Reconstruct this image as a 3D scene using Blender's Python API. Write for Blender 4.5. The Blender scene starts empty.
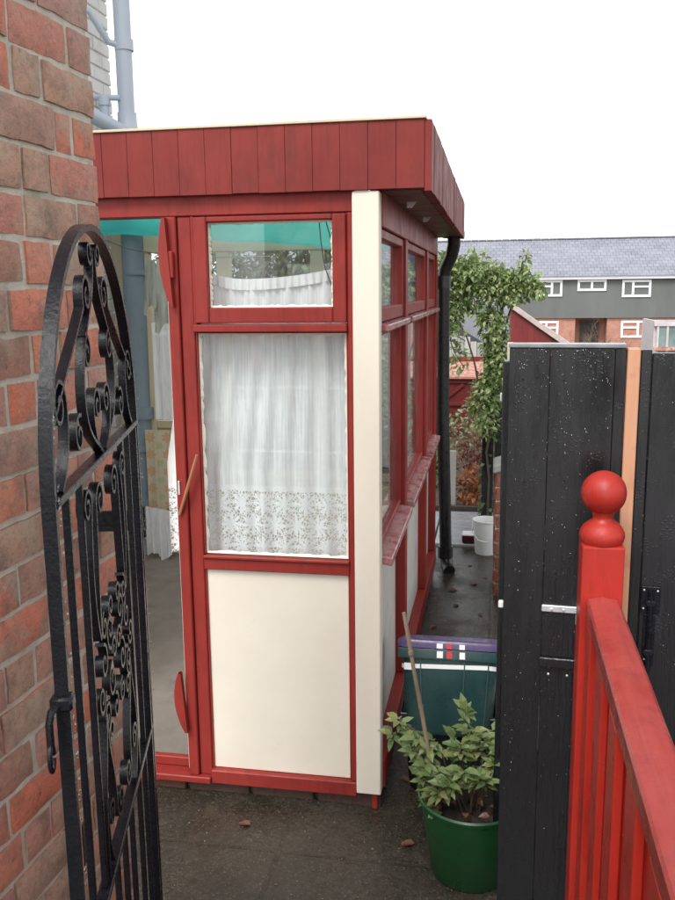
import bpy, bmesh, math, random
from mathutils import Vector, Matrix, noise
random.seed(7)
R = math.radians
S = bpy.context.scene
COL = S.collection

# ------------------------------------------------------------------ helpers
def tag(o, label=None, cat=None, group=None, kind=None):
    if label: o['label'] = label
    if cat: o['category'] = cat
    if group: o['group'] = group
    if kind: o['kind'] = kind
    return o

def thing(name, label, cat, loc=(0, 0, 0), rot=(0, 0, 0), group=None):
    o = bpy.data.objects.new(name, None)
    o.empty_display_size = .1
    COL.objects.link(o)
    o.location = loc
    o.rotation_euler = rot
    return tag(o, label, cat, group)

def root_of(o):
    while o.parent: o = o.parent
    return o

def obj(name, bm, mat, parent=None, origin=None, local=False, smooth=None):
    """bm in world coordinates (or in the thing's own frame when local) -> one mesh object"""
    if parent is not None:
        r = root_of(parent)
        if not local and r.type == 'EMPTY':
            bmesh.ops.translate(bm, verts=bm.verts, vec=-Vector(r.location))
        elif not local:
            bmesh.ops.translate(bm, verts=bm.verts, vec=-Vector(r.location))
    elif origin is not None and not local:
        bmesh.ops.translate(bm, verts=bm.verts, vec=-Vector(origin))
    me = bpy.data.meshes.new(name)
    if smooth is not None:
        bmesh.ops.recalc_face_normals(bm, faces=bm.faces)
        for f in bm.faces: f.smooth = True
    bm.to_mesh(me)
    bm.free()
    mats = mat if isinstance(mat, (list, tuple)) else [mat]
    for m in mats: me.materials.append(m)
    if smooth is not None:
        me.set_sharp_from_angle(angle=R(smooth))
    o = bpy.data.objects.new(name, me)
    COL.objects.link(o)
    if parent is not None: o.parent = parent
    elif origin is not None: o.location = origin
    return o

def NB(): return bmesh.new()

def box(bm, x0, x1, y0, y1, z0, z1, bev=0.0, seg=1, M=None, jit=0.0):
    vs = [bm.verts.new((x, y, z)) for x in (x0, x1) for y in (y0, y1) for z in (z0, z1)]
    if jit:
        for v in vs: v.co += Vector([random.uniform(-jit, jit) for _ in range(3)])
    idx = [(0, 1, 3, 2), (4, 6, 7, 5), (0, 4, 5, 1), (2, 3, 7, 6), (0, 2, 6, 4), (1, 5, 7, 3)]
    fs = [bm.faces.new([vs[i] for i in f]) for f in idx]
    if bev:
        es = list({e for f in fs for e in f.edges})
        r = bmesh.ops.bevel(bm, geom=es, offset=bev, segments=seg, affect='EDGES', profile=.6)
        vs = list({v for f in r['faces'] for v in f.verts} | {v for v in vs if v.is_valid})
    if M is not None:
        for v in vs: v.co = M @ v.co
    return vs

def B(*a, **k):
    bm = NB(); box(bm, *a, **k); return bm

def bar(bm, p, q, w, d, up=(0, 0, 1), bev=0.0):
    p = Vector(p); q = Vector(q); ax = (q - p); L = ax.length; ax.normalize()
    u = Vector(up)
    if abs(ax.dot(u)) > .98: u = Vector((0, 1, 0))
    s = ax.cross(u).normalized(); t = s.cross(ax).normalized()
    M = Matrix((s, t, ax)).transposed().to_4x4(); M.translation = p
    return box(bm, -w/2, w/2, -d/2, d/2, 0, L, bev=bev, M=M)

def tube(bm, pts, r, n=10, cap=True):
    pts = [Vector(p) for p in pts]
    rs = r if isinstance(r, (list, tuple)) else [r]*len(pts)
    rings = []; prev = None
    for i, p in enumerate(pts):
        a = pts[max(0, i-1)]; b = pts[min(len(pts)-1, i+1)]
        t = (b-a).normalized()
        if prev is None:
            u = t.cross(Vector((0, 0, 1)))
            if u.length < .05: u = t.cross(Vector((1, 0, 0)))
            u.normalize()
        else:
            u = prev - t*prev.dot(t)
            u.normalize()
        prev = u
        w = t.cross(u)
        rings.append([bm.verts.new(p + (u*math.cos(2*math.pi*k/n) + w*math.sin(2*math.pi*k/n))*rs[i]) for k in range(n)])
    for a, b in zip(rings, rings[1:]):
        for k in range(n): bm.faces.new((a[k], a[(k+1) % n], b[(k+1) % n], b[k]))
    if cap:
        bm.faces.new(rings[0][::-1]); bm.faces.new(rings[-1])

def lathe(bm, prof, c=(0, 0, 0), n=32, close=False):
    c = Vector(c); rings = []
    for r, z in prof:
        if r < 1e-5: rings.append([bm.verts.new(c + Vector((0, 0, z)))])
        else: rings.append([bm.verts.new(c + Vector((r*math.cos(2*math.pi*k/n), r*math.sin(2*math.pi*k/n), z))) for k in range(n)])
    for a, b in zip(rings, rings[1:]):
        for k in range(n):
            k2 = (k+1) % n
            if len(a) == 1 and len(b) == 1: continue
            if len(a) == 1: bm.faces.new((a[0], b[k2], b[k]))
            elif len(b) == 1: bm.faces.new((a[k], a[k2], b[0]))
            else: bm.faces.new((a[k], a[k2], b[k2], b[k]))

def strip(bm, path, w, t, closed=False):
    """flat iron strip: path in the local x-z plane, w across the plane (y), t thick"""
    n = len(path); rows = []
    for i, (x, z) in enumerate(path):
        a = path[max(0, i-1)]; b = path[min(n-1, i+1)]
        tx, tz = b[0]-a[0], b[1]-a[1]
        l = math.hypot(tx, tz) or 1
        nx, nz = -tz/l*t/2, tx/l*t/2
        rows.append([bm.verts.new((x+nx, -w/2, z+nz)), bm.verts.new((x+nx, w/2, z+nz)),
                     bm.verts.new((x-nx, w/2, z-nz)), bm.verts.new((x-nx, -w/2, z-nz))])
    for a, b in zip(rows, rows[1:]):
        for k in range(4): bm.faces.new((a[k], a[(k+1) % 4], b[(k+1) % 4], b[k]))
    bm.faces.new(rows[0][::-1]); bm.faces.new(rows[-1])

def spiral(cx, cz, r0, r1, a0, turns, n=34):
    """points of a scroll from outside (r0, angle a0) inwards; negative turns go clockwise"""
    out = []
    for i in range(n):
        f = i/(n-1)
        a = a0 + turns*2*math.pi*f
        r = r0 + (r1-r0)*f**.8
        out.append((cx + r*math.cos(a), cz + r*math.sin(a)))
    return out

def bez(p0, p1, p2, p3, n=16):
    out = []
    for i in range(n):
        t = i/(n-1); a = (1-t)**3; b = 3*t*(1-t)**2; c = 3*t*t*(1-t); d = t**3
        out.append(tuple(a*p0[k]+b*p1[k]+c*p2[k]+d*p3[k] for k in range(len(p0))))
    return out

def leaf(bm, p, d, up, L, W, fold=.25, droop=.2):
    p = Vector(p); d = Vector(d).normalized(); s = d.cross(Vector(up))
    if s.length < .01: s = d.cross(Vector((1, 0, 0)))
    s.normalize(); n = s.cross(d)
    a = bm.verts.new(p)
    m1 = bm.verts.new(p + d*L*.5 + n*(-.02*L))
    tip = bm.verts.new(p + d*L - n*droop*L)
    l1 = bm.verts.new(p + d*L*.28 + s*W*.45 + n*fold*W); l2 = bm.verts.new(p + d*L*.62 + s*W*.42 + n*(fold*W-droop*L*.35))
    r1 = bm.verts.new(p + d*L*.28 - s*W*.45 + n*fold*W); r2 = bm.verts.new(p + d*L*.62 - s*W*.42 + n*(fold*W-droop*L*.35))
    bm.faces.new((a, m1, l2, l1)); bm.faces.new((m1, tip, l2)); bm.faces.new((a, r1, r2, m1)); bm.faces.new((m1, r2, tip))

def rvec(): 
    while True:
        v = Vector([random.uniform(-1, 1) for _ in range(3)])
        if .1 < v.length < 1: return v.normalized()

def leaves_in(bm, c, rad, n, L, up=.4, W=.55):
    c = Vector(c)
    for _ in range(n):
        v = rvec() * random.random()**.45
        p = c + Vector((v.x*rad[0], v.y*rad[1], v.z*rad[2]))
        d = (rvec() + v*.8 + Vector((0, 0, -.25))).normalized()
        u = (rvec()*.7 + Vector((0, 0, 1))).normalized()
        l = L*random.uniform(.6, 1.25)
        leaf(bm, p, d, u, l, l*W, .2, .25)

# ------------------------------------------------------------------ materials
MATS = {}
class NT:
    def __init__(s, name):
        s.m = bpy.data.materials.new(name); s.m.use_nodes = True
        s.t = s.m.node_tree; s.t.nodes.clear()
        s.out = s.n('ShaderNodeOutputMaterial')
    def n(s, ty, **kw):
        x = s.t.nodes.new(ty)
        for k, v in kw.items(): setattr(x, k, v)
        return x
    def l(s, a, b): s.t.links.new(a, b)
    def co(s, scale=(1, 1, 1), rot=(0, 0, 0)):
        tc = s.n('ShaderNodeTexCoord'); mp = s.n('ShaderNodeMapping')
        mp.inputs['Scale'].default_value = scale; mp.inputs['Rotation'].default_value = rot
        s.l(tc.outputs['Object'], mp.inputs['Vector']); return mp.outputs['Vector']
    def noise(s, vec, scale, detail=6, rough=.6, dist=0):
        x = s.n('ShaderNodeTexNoise'); x.inputs['Scale'].default_value = scale
        x.inputs['Detail'].default_value = detail; x.inputs['Roughness'].default_value = rough
        x.inputs['Distortion'].default_value = dist
        s.l(vec, x.inputs['Vector']); return x.outputs['Fac']
    def ramp(s, fac, stops, interp='LINEAR'):
        x = s.n('ShaderNodeValToRGB'); e = x.color_ramp.elements; x.color_ramp.interpolation = interp
        while len(e) < len(stops): e.new(.5)
        for i, (p, c) in enumerate(stops):
            e[i].position = p; e[i].color = (*c, 1) if len(c) == 3 else c
        s.l(fac, x.inputs['Fac']); return x.outputs['Color']
    def rmap(s, fac, a, b, c, d):
        x = s.n('ShaderNodeMapRange'); 
        for k, v in zip(('From Min', 'From Max', 'To Min', 'To Max'), (a, b, c, d)): x.inputs[k].default_value = v
        s.l(fac, x.inputs['Value']); return x.outputs['Result']
    def mix(s, fac, a, b, mode='MIX'):
        x = s.n('ShaderNodeMix', data_type='RGBA', blend_type=mode)
        for sock, v in ((0, fac), (6, a), (7, b)):
            if isinstance(v, (int, float)): x.inputs[sock].default_value = v
            elif isinstance(v, tuple): x.inputs[sock].default_value = (*v, 1)
            else: s.l(v, x.inputs[sock])
        return x.outputs[2]
    def math(s, op, a, b=None, clamp=False):
        x = s.n('ShaderNodeMath', operation=op, use_clamp=clamp)
        for i, v in enumerate((a, b)):
            if v is None: continue
            if isinstance(v, (int, float)): x.inputs[i].default_value = v
            else: s.l(v, x.inputs[i])
        return x.outputs[0]
    def bump(s, h, dist=.002, strength=.6, normal=None):
        x = s.n('ShaderNodeBump'); x.inputs['Distance'].default_value = dist; x.inputs['Strength'].default_value = strength
        s.l(h, x.inputs['Height'])
        if normal is not None: s.l(normal, x.inputs['Normal'])
        return x.outputs['Normal']
    def principled(s, color, rough=.5, normal=None, spec=.5, coat=0, metal=0):
        p = s.n('ShaderNodeBsdfPrincipled')
        for k, v in (('Base Color', color), ('Roughness', rough), ('Specular IOR Level', spec), ('Coat Weight', coat), ('Metallic', metal)):
            if isinstance(v, tuple): p.inputs[k].default_value = (*v, 1)
            elif isinstance(v, (int, float)): p.inputs[k].default_value = v
            else: s.l(v, p.inputs[k])
        p.inputs['Coat Roughness'].default_value = .08
        if normal is not None: s.l(normal, p.inputs['Normal'])
        return p.outputs[0]
    def done(s, sh): s.l(sh, s.out.inputs['Surface']); return s.m
    def island(s): return s.n('ShaderNodeNewGeometry').outputs['Random Per Island']

def pm(name, c1, c2, scale=8, stretch=(1, 1, 1), rough=(.4, .6), bump=.001, bscale=60, dirt=None, dirt_scale=3, dirt_lo=.55, dirt_hi=.75, isl=0, coat=0, spec=.5, metal=0, bstr=.5, detail=8):
    t = NT(name); v = t.co(stretch)
    f = t.noise(v, scale, detail)
    c = t.ramp(f, [(.32, c1), (.68, c2)])
    if isl:
        r = t.island(); g = t.rmap(r, 0, 1, 1-isl, 1+isl)
        hs = t.n('ShaderNodeHueSaturation'); t.l(c, hs.inputs['Color']); t.l(g, hs.inputs['Value']); c = hs.outputs['Color']
    if dirt:
        d = t.noise(t.co((1, 1, 1)), dirt_scale, 10, .65)
        c = t.mix(t.rmap(d, dirt_lo, dirt_hi, 0, 1), c, dirt)
    rr = t.rmap(t.noise(v, scale*2.3, 5), .3, .7, rough[0], rough[1])
    n = t.bump(t.noise(v, bscale, 6, .65), bump, bstr) if bump else None
    return t.done(t.principled(c, rr, n, spec, coat, metal))

def wood_paint(name, c1, c2, dark, rough=(.3, .5), stretch=(1, 1, .06), peel=None, spec=.5):
    t = NT(name); v = t.co(stretch); v1 = t.co()
    g = t.noise(v, 90, 4, .6); big = t.noise(v1, 4.5, 8, .6)
    c = t.ramp(big, [(.3, c1), (.7, c2)])
    c = t.mix(t.rmap(g, .5, .75, 0, .35), c, dark)
    st = t.noise(t.co((1, 1, .15)), 22, 9, .7)
    c = t.mix(t.rmap(st, .58, .8, 0, .6), c, dark)
    c = t.mix(t.rmap(t.noise(t.co((1, 1, .4)), 9, 10, .72), .52, .70, 0, .5), c, dark)
    r = t.island(); hs = t.n('ShaderNodeHueSaturation'); t.l(c, hs.inputs['Color']); t.l(t.rmap(r, 0, 1, .92, 1.06), hs.inputs['Value']); c = hs.outputs['Color']
    if peel:
        pk = t.noise(t.co((1, 1, .5)), 55, 8, .7)
        c = t.mix(t.rmap(pk, .66, .70, 0, .8), c, peel)
    rr = t.rmap(t.noise(v1, 14, 6), .3, .7, *rough)
    n = t.bump(g, .0012, .5); n = t.bump(t.noise(v1, 160, 4), .0006, .4, n)
    return t.done(t.principled(c, rr, n, spec))

RED = wood_paint('red_paint', (.225, .022, .017), (.285, .031, .024), (.10, .013, .011), rough=(.4, .6), spec=.3)
FASCIA = wood_paint('fascia_red', (.175, .024, .021), (.24, .034, .028), (.085, .021, .016), rough=(.5, .7), spec=.25)
REDB = wood_paint('bright_red_paint', (.36, .021, .013), (.43, .028, .018), (.20, .013, .010), rough=(.25, .6), spec=.4, peel=(.10, .016, .014))
RAIL = wood_paint('worn_red_rail', (.32, .03, .025), (.42, .075, .065), (.17, .024, .024), rough=(.12, .4), stretch=(1, .06, 1))
PINK = pm('weathered_pink_sill', (.34, .13, .13), (.45, .26, .25), 25, (1, .3, 1), (.15, .4), .001, 90, dirt=(.25, .04, .04), dirt_scale=12, dirt_lo=.5, dirt_hi=.62)
SHEDR = wood_paint('shed_red', (.16, .017, .016), (.21, .026, .024), (.07, .01, .01), rough=(.4, .6))
CREAM = pm('cream_paint', (.70, .64, .53), (.76, .71, .60), 3, (1, 1, 1), (.45, .6), .0008, 120, dirt=(.62, .55, .44), dirt_scale=7, dirt_lo=.58, dirt_hi=.9)
CREAMPOST = pm('cream_post_paint', (.68, .61, .51), (.75, .69, .58), 6, (1, 1, .3), (.5, .65), .0015, 70, dirt=(.42, .36, .27), dirt_scale=16, dirt_lo=.66, dirt_hi=.8)
PANEL = pm('pale_grey_panel', (.55, .53, .48), (.62, .60, .55), 5, (1, 1, 1), (.4, .6), .0008, 90, dirt=(.33, .33, .31), dirt_scale=6)
BEIGE = pm('beige_paint', (.55, .47, .32), (.62, .54, .38), 6, (1, 1, 1), (.4, .6), .0006, 90)
TEAL = None
PIPE = pm('grey_pipe_paint', (.17, .23, .27), (.21, .27, .31), 7, (1, 1, .3), (.3, .5), .0008, 60, dirt=(.12, .16, .18), dirt_scale=9)
GLAREPIPE = pm('grey_pipe_sky_glare', (.44, .50, .58), (.50, .56, .63), 7, (1, 1, .3), (.3, .5), .0008, 60)  # pipes above the roof: sky glare put into a paler pipe grey
BLACKM = pm('black_iron_paint', (.004, .0045, .007), (.009, .010, .015), 30, (1, 1, 1), (.11, .36), .0014, 130, bstr=.9, spec=.35)
BLACKP = pm('black_plastic', (.012, .014, .015), (.02, .022, .023), 12, (1, 1, 1), (.2, .4), .0004, 80)
STEEL = pm('galvanised_steel', (.62, .64, .68), (.75, .77, .80), 40, (1, 1, 1), (.3, .5), .0004, 150, metal=.5)
STUD = pm('bare_timber', (.50, .24, .14), (.60, .33, .20), 18, (1, 1, .08), (.5, .7), .0012, 120, dirt=(.40, .15, .08), dirt_scale=8)
STICK = pm('dry_cane', (.16, .115, .075), (.32, .25, .17), 30, (1, 1, .2), (.5, .7), .001, 90)
REDSTICK = pm('brown_stick', (.30, .12, .06), (.40, .17, .09), 30, (1, 1, .2), (.5, .7), .001, 90)
WHITEP = pm('white_plastic', (.72, .74, .73), (.80, .81, .80), 6, (1, 1, 1), (.3, .45), 0, dirt=(.5, .48, .42), dirt_scale=9, dirt_lo=.62)
UPVC = pm('white_window_frame', (.78, .79, .82), (.82, .83, .85), 6, (1, 1, 1), (.3, .45), 0)
CLOTHW = pm('white_cloth', (.70, .71, .72), (.80, .80, .80), 20, (1, 1, 1), (.8, .9), .002, 120)
GARM = pm('grey_green_cloth', (.28, .31, .25), (.45, .47, .42), 18, (1, 1, .3), (.8, .9), .002, 120)
SLATE = None

def mat_black_boards():
    t = NT('wet_black_boards'); v = t.co((1, 1, .05)); v1 = t.co()
    g = t.noise(v, 110, 5, .65); big = t.noise(v1, 3, 8)
    c = t.ramp(big, [(.3, (.005, .006, .007)), (.7, (.011, .012, .015))])
    rr = t.rmap(t.noise(t.co((1, 1, .25)), 9, 7, .65), .35, .68, .07, .46)
    c = t.mix(t.rmap(t.noise(t.co((1, 1, .22)), 13, 9, .7), .56, .72, 0, .5), c, (.026, .029, .034))
    n = t.bump(g, .0022, .8)
    vo = t.n('ShaderNodeTexVoronoi'); vo.inputs['Scale'].default_value = 150; t.l(v1, vo.inputs['Vector'])
    ms = t.rmap(t.noise(v1, 14, 5), .5, .62, 0, 1)
    h = t.math('MULTIPLY', t.rmap(vo.outputs['Distance'], .0, .4, 1, 0), ms)
    n = t.bump(h, .0011, .7, n)
    return t.done(t.principled(c, rr, n, .65, .2))
BOARD = mat_black_boards()

def mat_brick(name, c_list, dark=(.10, .075, .06), scum=(.30, .27, .20)):
    t = NT(name); v = t.co()
    r = t.island()
    c = t.ramp(r, [(i/len(c_list), x) for i, x in enumerate(c_list)], 'CONSTANT')
    w = t.n('ShaderNodeTexWhiteNoise', noise_dimensions='1D'); t.l(r, w.inputs['W'])
    off = t.n('ShaderNodeVectorMath', operation='SCALE'); t.l(w.outputs['Color'], off.inputs[0]); off.inputs['Scale'].default_value = 9
    add = t.n('ShaderNodeVectorMath', operation='ADD'); t.l(v, add.inputs[0]); t.l(off.outputs[0], add.inputs[1]); vv = add.outputs[0]
    c = t.mix(t.rmap(t.noise(vv, 14, 10, .7), .46, .72, 0, .85), c, dark)
    c = t.mix(t.rmap(t.noise(vv, 11, 9, .7), .50, .66, 0, .8), c, scum)
    c = t.mix(t.rmap(t.noise(vv, 90, 4, .6), .5, .72, 0, .45), c, dark)
    c = t.mix(t.rmap(t.noise(vv, 34, 8, .75), .58, .70, 0, .7), c, (dark[0]*.5, dark[1]*.5, dark[2]*.5))
    c = t.mix(t.rmap(t.noise(vv, 150, 3, .6), .62, .75, 0, .6), c, (scum[0]*1.3, scum[1]*1.25, scum[2]*1.2))
    h = t.noise(v, 55, 10, .7); h2 = t.noise(v, 240, 5, .6)
    n = t.bump(h, .007, .8); n = t.bump(h2, .002, .8, n)
    rr = t.rmap(t.noise(v, 9, 5), .3, .7, .45, .85)
    return t.done(t.principled(c, rr, n))
BRICK = mat_brick('old_brick', [(.62, .25, .18), (.50, .25, .18), (.56, .33, .23), (.72, .22, .13), (.54, .28, .23), (.55, .35, .26), (.66, .31, .23), (.52, .29, .22), (.74, .25, .16), (.60, .30, .23), (.70, .28, .18)], dark=(.19, .14, .11), scum=(.46, .38, .28))
BRICKR = mat_brick('red_brick', [(.32, .085, .05), (.26, .075, .05), (.36, .11, .06), (.29, .10, .07)], dark=(.08, .05, .04), scum=(.22, .15, .11))
DARKBRICK = mat_brick('damp_brick', [(.13, .045, .03), (.09, .042, .032), (.075, .04, .03)], dark=(.03, .021, .016), scum=(.05, .045, .025))
MORTAR = pm('mortar', (.52, .49, .40), (.68, .64, .54), 25, (1, 1, 1), (.8, .95), .004, 180, dirt=(.17, .18, .11), dirt_scale=7, bstr=.9)
DMORTAR = pm('damp_mortar', (.035, .032, .026), (.055, .05, .04), 25, (1, 1, 1), (.6, .9), .003, 120)
PAINTB = pm('white_painted_brick', (.74, .74, .71), (.82, .81, .78), 6, (1, 1, 1), (.5, .7), .002, 90, dirt=(.42, .42, .40), dirt_scale=5)

def mat_passage():
    t = NT('wet_concrete'); v = t.co()
    a = t.noise(v, 2.2, 10, .65); b = t.noise(v, 26, 8, .7); m = t.noise(v, 5, 10, .7)
    c = t.ramp(a, [(.25, (.022, .017, .011)), (.5, (.045, .037, .027)), (.75, (.078, .066, .050))])
    c = t.mix(t.rmap(b, .5, .75, 0, .7), c, (.012, .011, .009))
    c = t.mix(t.rmap(m, .52, .66, 0, .8), c, (.022, .023, .009))
    c = t.mix(t.rmap(t.noise(v, 120, 3), .6, .7, 0, .6), c, (.15, .14, .12))
    c = t.mix(t.rmap(t.noise(v, 70, 7, .75), .48, .62, 0, .65), c, (.014, .012, .008))
    c = t.mix(t.rmap(t.noise(v, 11, 10, .75), .55, .66, 0, .6), c, (.085, .068, .048))
    c = t.mix(t.rmap(t.noise(v, 210, 2, .5), .66, .72, 0, .8), c, (.22, .20, .17))
    # slab joints
    br = t.n('ShaderNodeTexBrick'); t.l(v, br.inputs['Vector']); br.offset = 0
    for k, x in (('Scale', 1), ('Mortar Size', .008), ('Brick Width', .62), ('Row Height', .58), ('Mortar Smooth', .3)): br.inputs[k].default_value = x
    jt = t.math('MULTIPLY', br.outputs['Fac'], t.rmap(b, .3, .6, 1, .3))
    c = t.mix(t.math('MULTIPLY', jt, .22), c, (.012, .011, .009))
    rr = t.rmap(t.noise(v, 3.2, 8, .6), .42, .62, .05, .5)
    h = t.math('SUBTRACT', t.noise(v, 40, 10, .7), t.math('MULTIPLY', jt, .6))
    n = t.bump(h, .006, .5); n = t.bump(t.noise(v, 220, 4), .0015, .5, n)
    return t.done(t.principled(c, rr, n, .5))
PASSAGE = mat_passage()
PALE = pm('pale_wet_slabs', (.30, .31, .33), (.42, .43, .45), 4, (1, 1, 1), (.1, .35), .003, 40, dirt=(.2, .2, .19), dirt_scale=5)
SOIL = pm('garden_soil', (.07, .05, .035), (.13, .095, .07), 6, (1, 1, 1), (.7, .95), .02, 25, dirt=(.05, .07, .02), dirt_scale=1.5, bstr=.9)
CARPET = pm('grey_floor', (.17, .145, .12), (.23, .20, .17), 5, (1, 1, 1), (.5, .9), .002, 200, dirt=(.10, .09, .08), dirt_scale=3)
SOILPOT = pm('pot_soil', (.02, .014, .01), (.05, .03, .02), 30, (1, 1, 1), (.7, .9), .01, 60, bstr=1)

def mat_leaf(name, cols, trans=.3):
    t = NT(name); r = t.island()
    c = t.ramp(r, [(i/max(1, len(cols)-1), x) for i, x in enumerate(cols)])
    v = t.co(); c = t.mix(t.rmap(t.noise(v, 40, 3), .35, .7, 0, .35), c, cols[0])
    p = t.principled(c, .42)
    tr = t.n('ShaderNodeBsdfTranslucent'); t.l(c, tr.inputs['Color'])
    mx = t.n('ShaderNodeMixShader'); mx.inputs[0].default_value = trans
    t.l(p, mx.inputs[1]); t.l(tr.outputs[0], mx.inputs[2])
    return t.done(mx.outputs[0])
LEAF_CLIMB = mat_leaf('climber_leaf', [(.10, .17, .05), (.23, .34, .11), (.35, .44, .18), (.48, .51, .27), (.26, .36, .13)])
LEAF_POT = mat_leaf('elder_leaf', [(.09, .15, .04), (.20, .27, .10), (.29, .36, .16), (.16, .23, .07), (.35, .34, .13)])
LEAF_HEDGE = mat_leaf('hedge_leaf', [(.03, .06, .02), (.06, .11, .03), (.10, .17, .045), (.16, .24, .08)])
LEAF_VAR = mat_leaf('variegated_leaf', [(.12, .16, .06), (.30, .33, .18), (.40, .40, .27), (.20, .22, .10)])
LEAF_ORANGE = mat_leaf('orange_leaf', [(.30, .09, .03), (.45, .16, .06), (.50, .24, .10), (.25, .08, .05)])
LEAF_RUST = mat_leaf('rust_leaf', [(.16, .06, .04), (.25, .12, .07), (.2, .09, .08)])
BARK = pm('bark', (.05, .035, .025), (.11, .08, .055), 30, (1, 1, .2), (.7, .9), .004, 60)
TWIG = pm('twig_brown', (.17, .10, .065), (.26, .165, .11), 30, (1, 1, .2), (.7, .9), .002, 60)

def mat_teal():
    t = NT('teal_roof_sheet'); v = t.co()
    c = t.ramp(t.noise(v, 5, 6), [(.3, (.12, .74, .69)), (.7, (.18, .82, .77))])
    d = t.n('ShaderNodeBsdfDiffuse'); t.l(c, d.inputs[0])
    tr = t.n('ShaderNodeBsdfTranslucent'); t.l(c, tr.inputs[0])
    mx = t.n('ShaderNodeMixShader'); mx.inputs[0].default_value = .75
    t.l(d.outputs[0], mx.inputs[1]); t.l(tr.outputs[0], mx.inputs[2])
    return t.done(mx.outputs[0])
TEAL = mat_teal()

def mat_glass(name, tint=(.95, .97, .97), ior=1.45, dust=.04):
    t = NT(name)
    tr = t.n('ShaderNodeBsdfTransparent'); tr.inputs[0].default_value = (*tint, 1)
    gl = t.n('ShaderNodeBsdfGlossy'); gl.inputs['Roughness'].default_value = .02
    lw = t.n('ShaderNodeLayerWeight'); lw.inputs['Blend'].default_value = .5
    f0 = ((ior-1)/(ior+1))**2
    fr = t.math('ADD', f0, t.math('MULTIPLY', 1-f0, t.math('POWER', lw.outputs['Facing'], 5.0)))
    m1 = t.n('ShaderNodeMixShader'); t.l(fr, m1.inputs[0]); t.l(tr.outputs[0], m1.inputs[1]); t.l(gl.outputs[0], m1.inputs[2])
    df = t.n('ShaderNodeBsdfDiffuse'); df.inputs[0].default_value = (.6, .6, .58, 1)
    m2 = t.n('ShaderNodeMixShader'); t.l(m1.outputs[0], m2.inputs[1]); t.l(df.outputs[0], m2.inputs[2])
    f = t.rmap(t.noise(t.co(), 7, 8, .6), .45, .75, dust*.4, dust*2.5); t.l(f, m2.inputs[0])
    return t.done(m2.outputs[0])
GLASS = mat_glass('window_glass')
CLEAR = mat_glass('clear_roof_sheet', (.90, .92, .92), 1.3, .10)
DGLASS = pm('dark_far_glass', (.10, .12, .15), (.24, .27, .31), 1.2, (1, 1, 1), (.05, .1), 0)

def cloth_shader(t, col, trans=.5):
    d = t.n('ShaderNodeBsdfDiffuse'); tl = t.n('ShaderNodeBsdfTranslucent')
    for x in (d, tl): x.inputs[0].default_value = (*col, 1)
    mx = t.n('ShaderNodeMixShader'); mx.inputs[0].default_value = trans
    t.l(d.outputs[0], mx.inputs[1]); t.l(tl.outputs[0], mx.inputs[2]); return mx.outputs[0]

def mat_net(name, zlace, alpha=.6, ztop=None, cell=.072):
    """white net with a lace border below zlace (object space) and a solid heading above ztop"""
    t = NT(name)
    tc = t.n('ShaderNodeTexCoord'); sp = t.n('ShaderNodeSeparateXYZ'); t.l(tc.outputs['Object'], sp.inputs[0])
    x, z = sp.outputs['X'], sp.outputs['Z']
    cl = cloth_shader(t, (.92, .93, .93), .15)
    tp = t.n('ShaderNodeBsdfTransparent')
    # fine weave and soft vertical threads
    th = t.noise(t.co((1, 1, .03)), 160, 3, .5)
    a_net = t.rmap(th, .3, .7, alpha-.13, alpha+.13)
    # lace: rows of eight petalled flowers on a web of threads
    zc = t.math('MULTIPLY', z, 1/cell); row = t.math('FLOOR', zc)
    xo = t.math('ADD', t.math('MULTIPLY', x, 1/cell), t.math('MULTIPLY', row, .5))
    fx = t.math('SUBTRACT', t.math('FRACT', xo), .5); fz = t.math('SUBTRACT', t.math('FRACT', zc), .5)
    rr = t.math('SQRT', t.math('ADD', t.math('MULTIPLY', fx, fx), t.math('MULTIPLY', fz, fz)))
    an = t.math('ARCTAN2', fz, fx)
    pet = t.math('ADD', .07, t.math('MULTIPLY', .46, t.math('POWER', t.math('ABSOLUTE', t.math('COSINE', t.math('MULTIPLY', an, 4.0))), 1.2)))
    wob = t.rmap(t.noise(t.co(), 60, 2), .3, .7, -.06, .06)
    flower = t.math('GREATER_THAN', t.math('ADD', pet, wob), rr)
    vein = t.math('GREATER_THAN', t.math('ABSOLUTE', t.math('SINE', t.math('MULTIPLY', an, 4.0))), .22)
    hole = t.math('MULTIPLY', t.math('GREATER_THAN', rr, .1), t.math('SUBTRACT', 1, vein))
    hole = t.math('MULTIPLY', hole, t.math('LESS_THAN', rr, .34))
    vo = t.n('ShaderNodeTexVoronoi', feature='DISTANCE_TO_EDGE'); vo.inputs['Scale'].default_value = 95; t.l(tc.outputs['Object'], vo.inputs['Vector'])
    web = t.math('LESS_THAN', vo.outputs['Distance'], .11)
    lace = t.math('MAXIMUM', t.math('SUBTRACT', flower, t.math('MULTIPLY', hole, .0)), web)
    a_l = t.rmap(lace, 0, 1, .24, .97)
    low = t.math('LESS_THAN', z, zlace)
    band = t.math('LESS_THAN', t.math('ABSOLUTE', t.math('SUBTRACT', z, zlace)), .009)
    mixf = t.n('ShaderNodeMix', data_type='FLOAT'); t.l(low, mixf.inputs[0]); t.l(a_net, mixf.inputs[2]); t.l(a_l, mixf.inputs[3])
    a = t.math('MAXIMUM', mixf.outputs[0], t.math('MULTIPLY', band, .93))
    mx = t.n('ShaderNodeMixShader'); t.l(a, mx.inputs[0]); t.l(tp.outputs[0], mx.inputs[1]); t.l(cl, mx.inputs[2])
    return t.done(mx.outputs[0])

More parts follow.
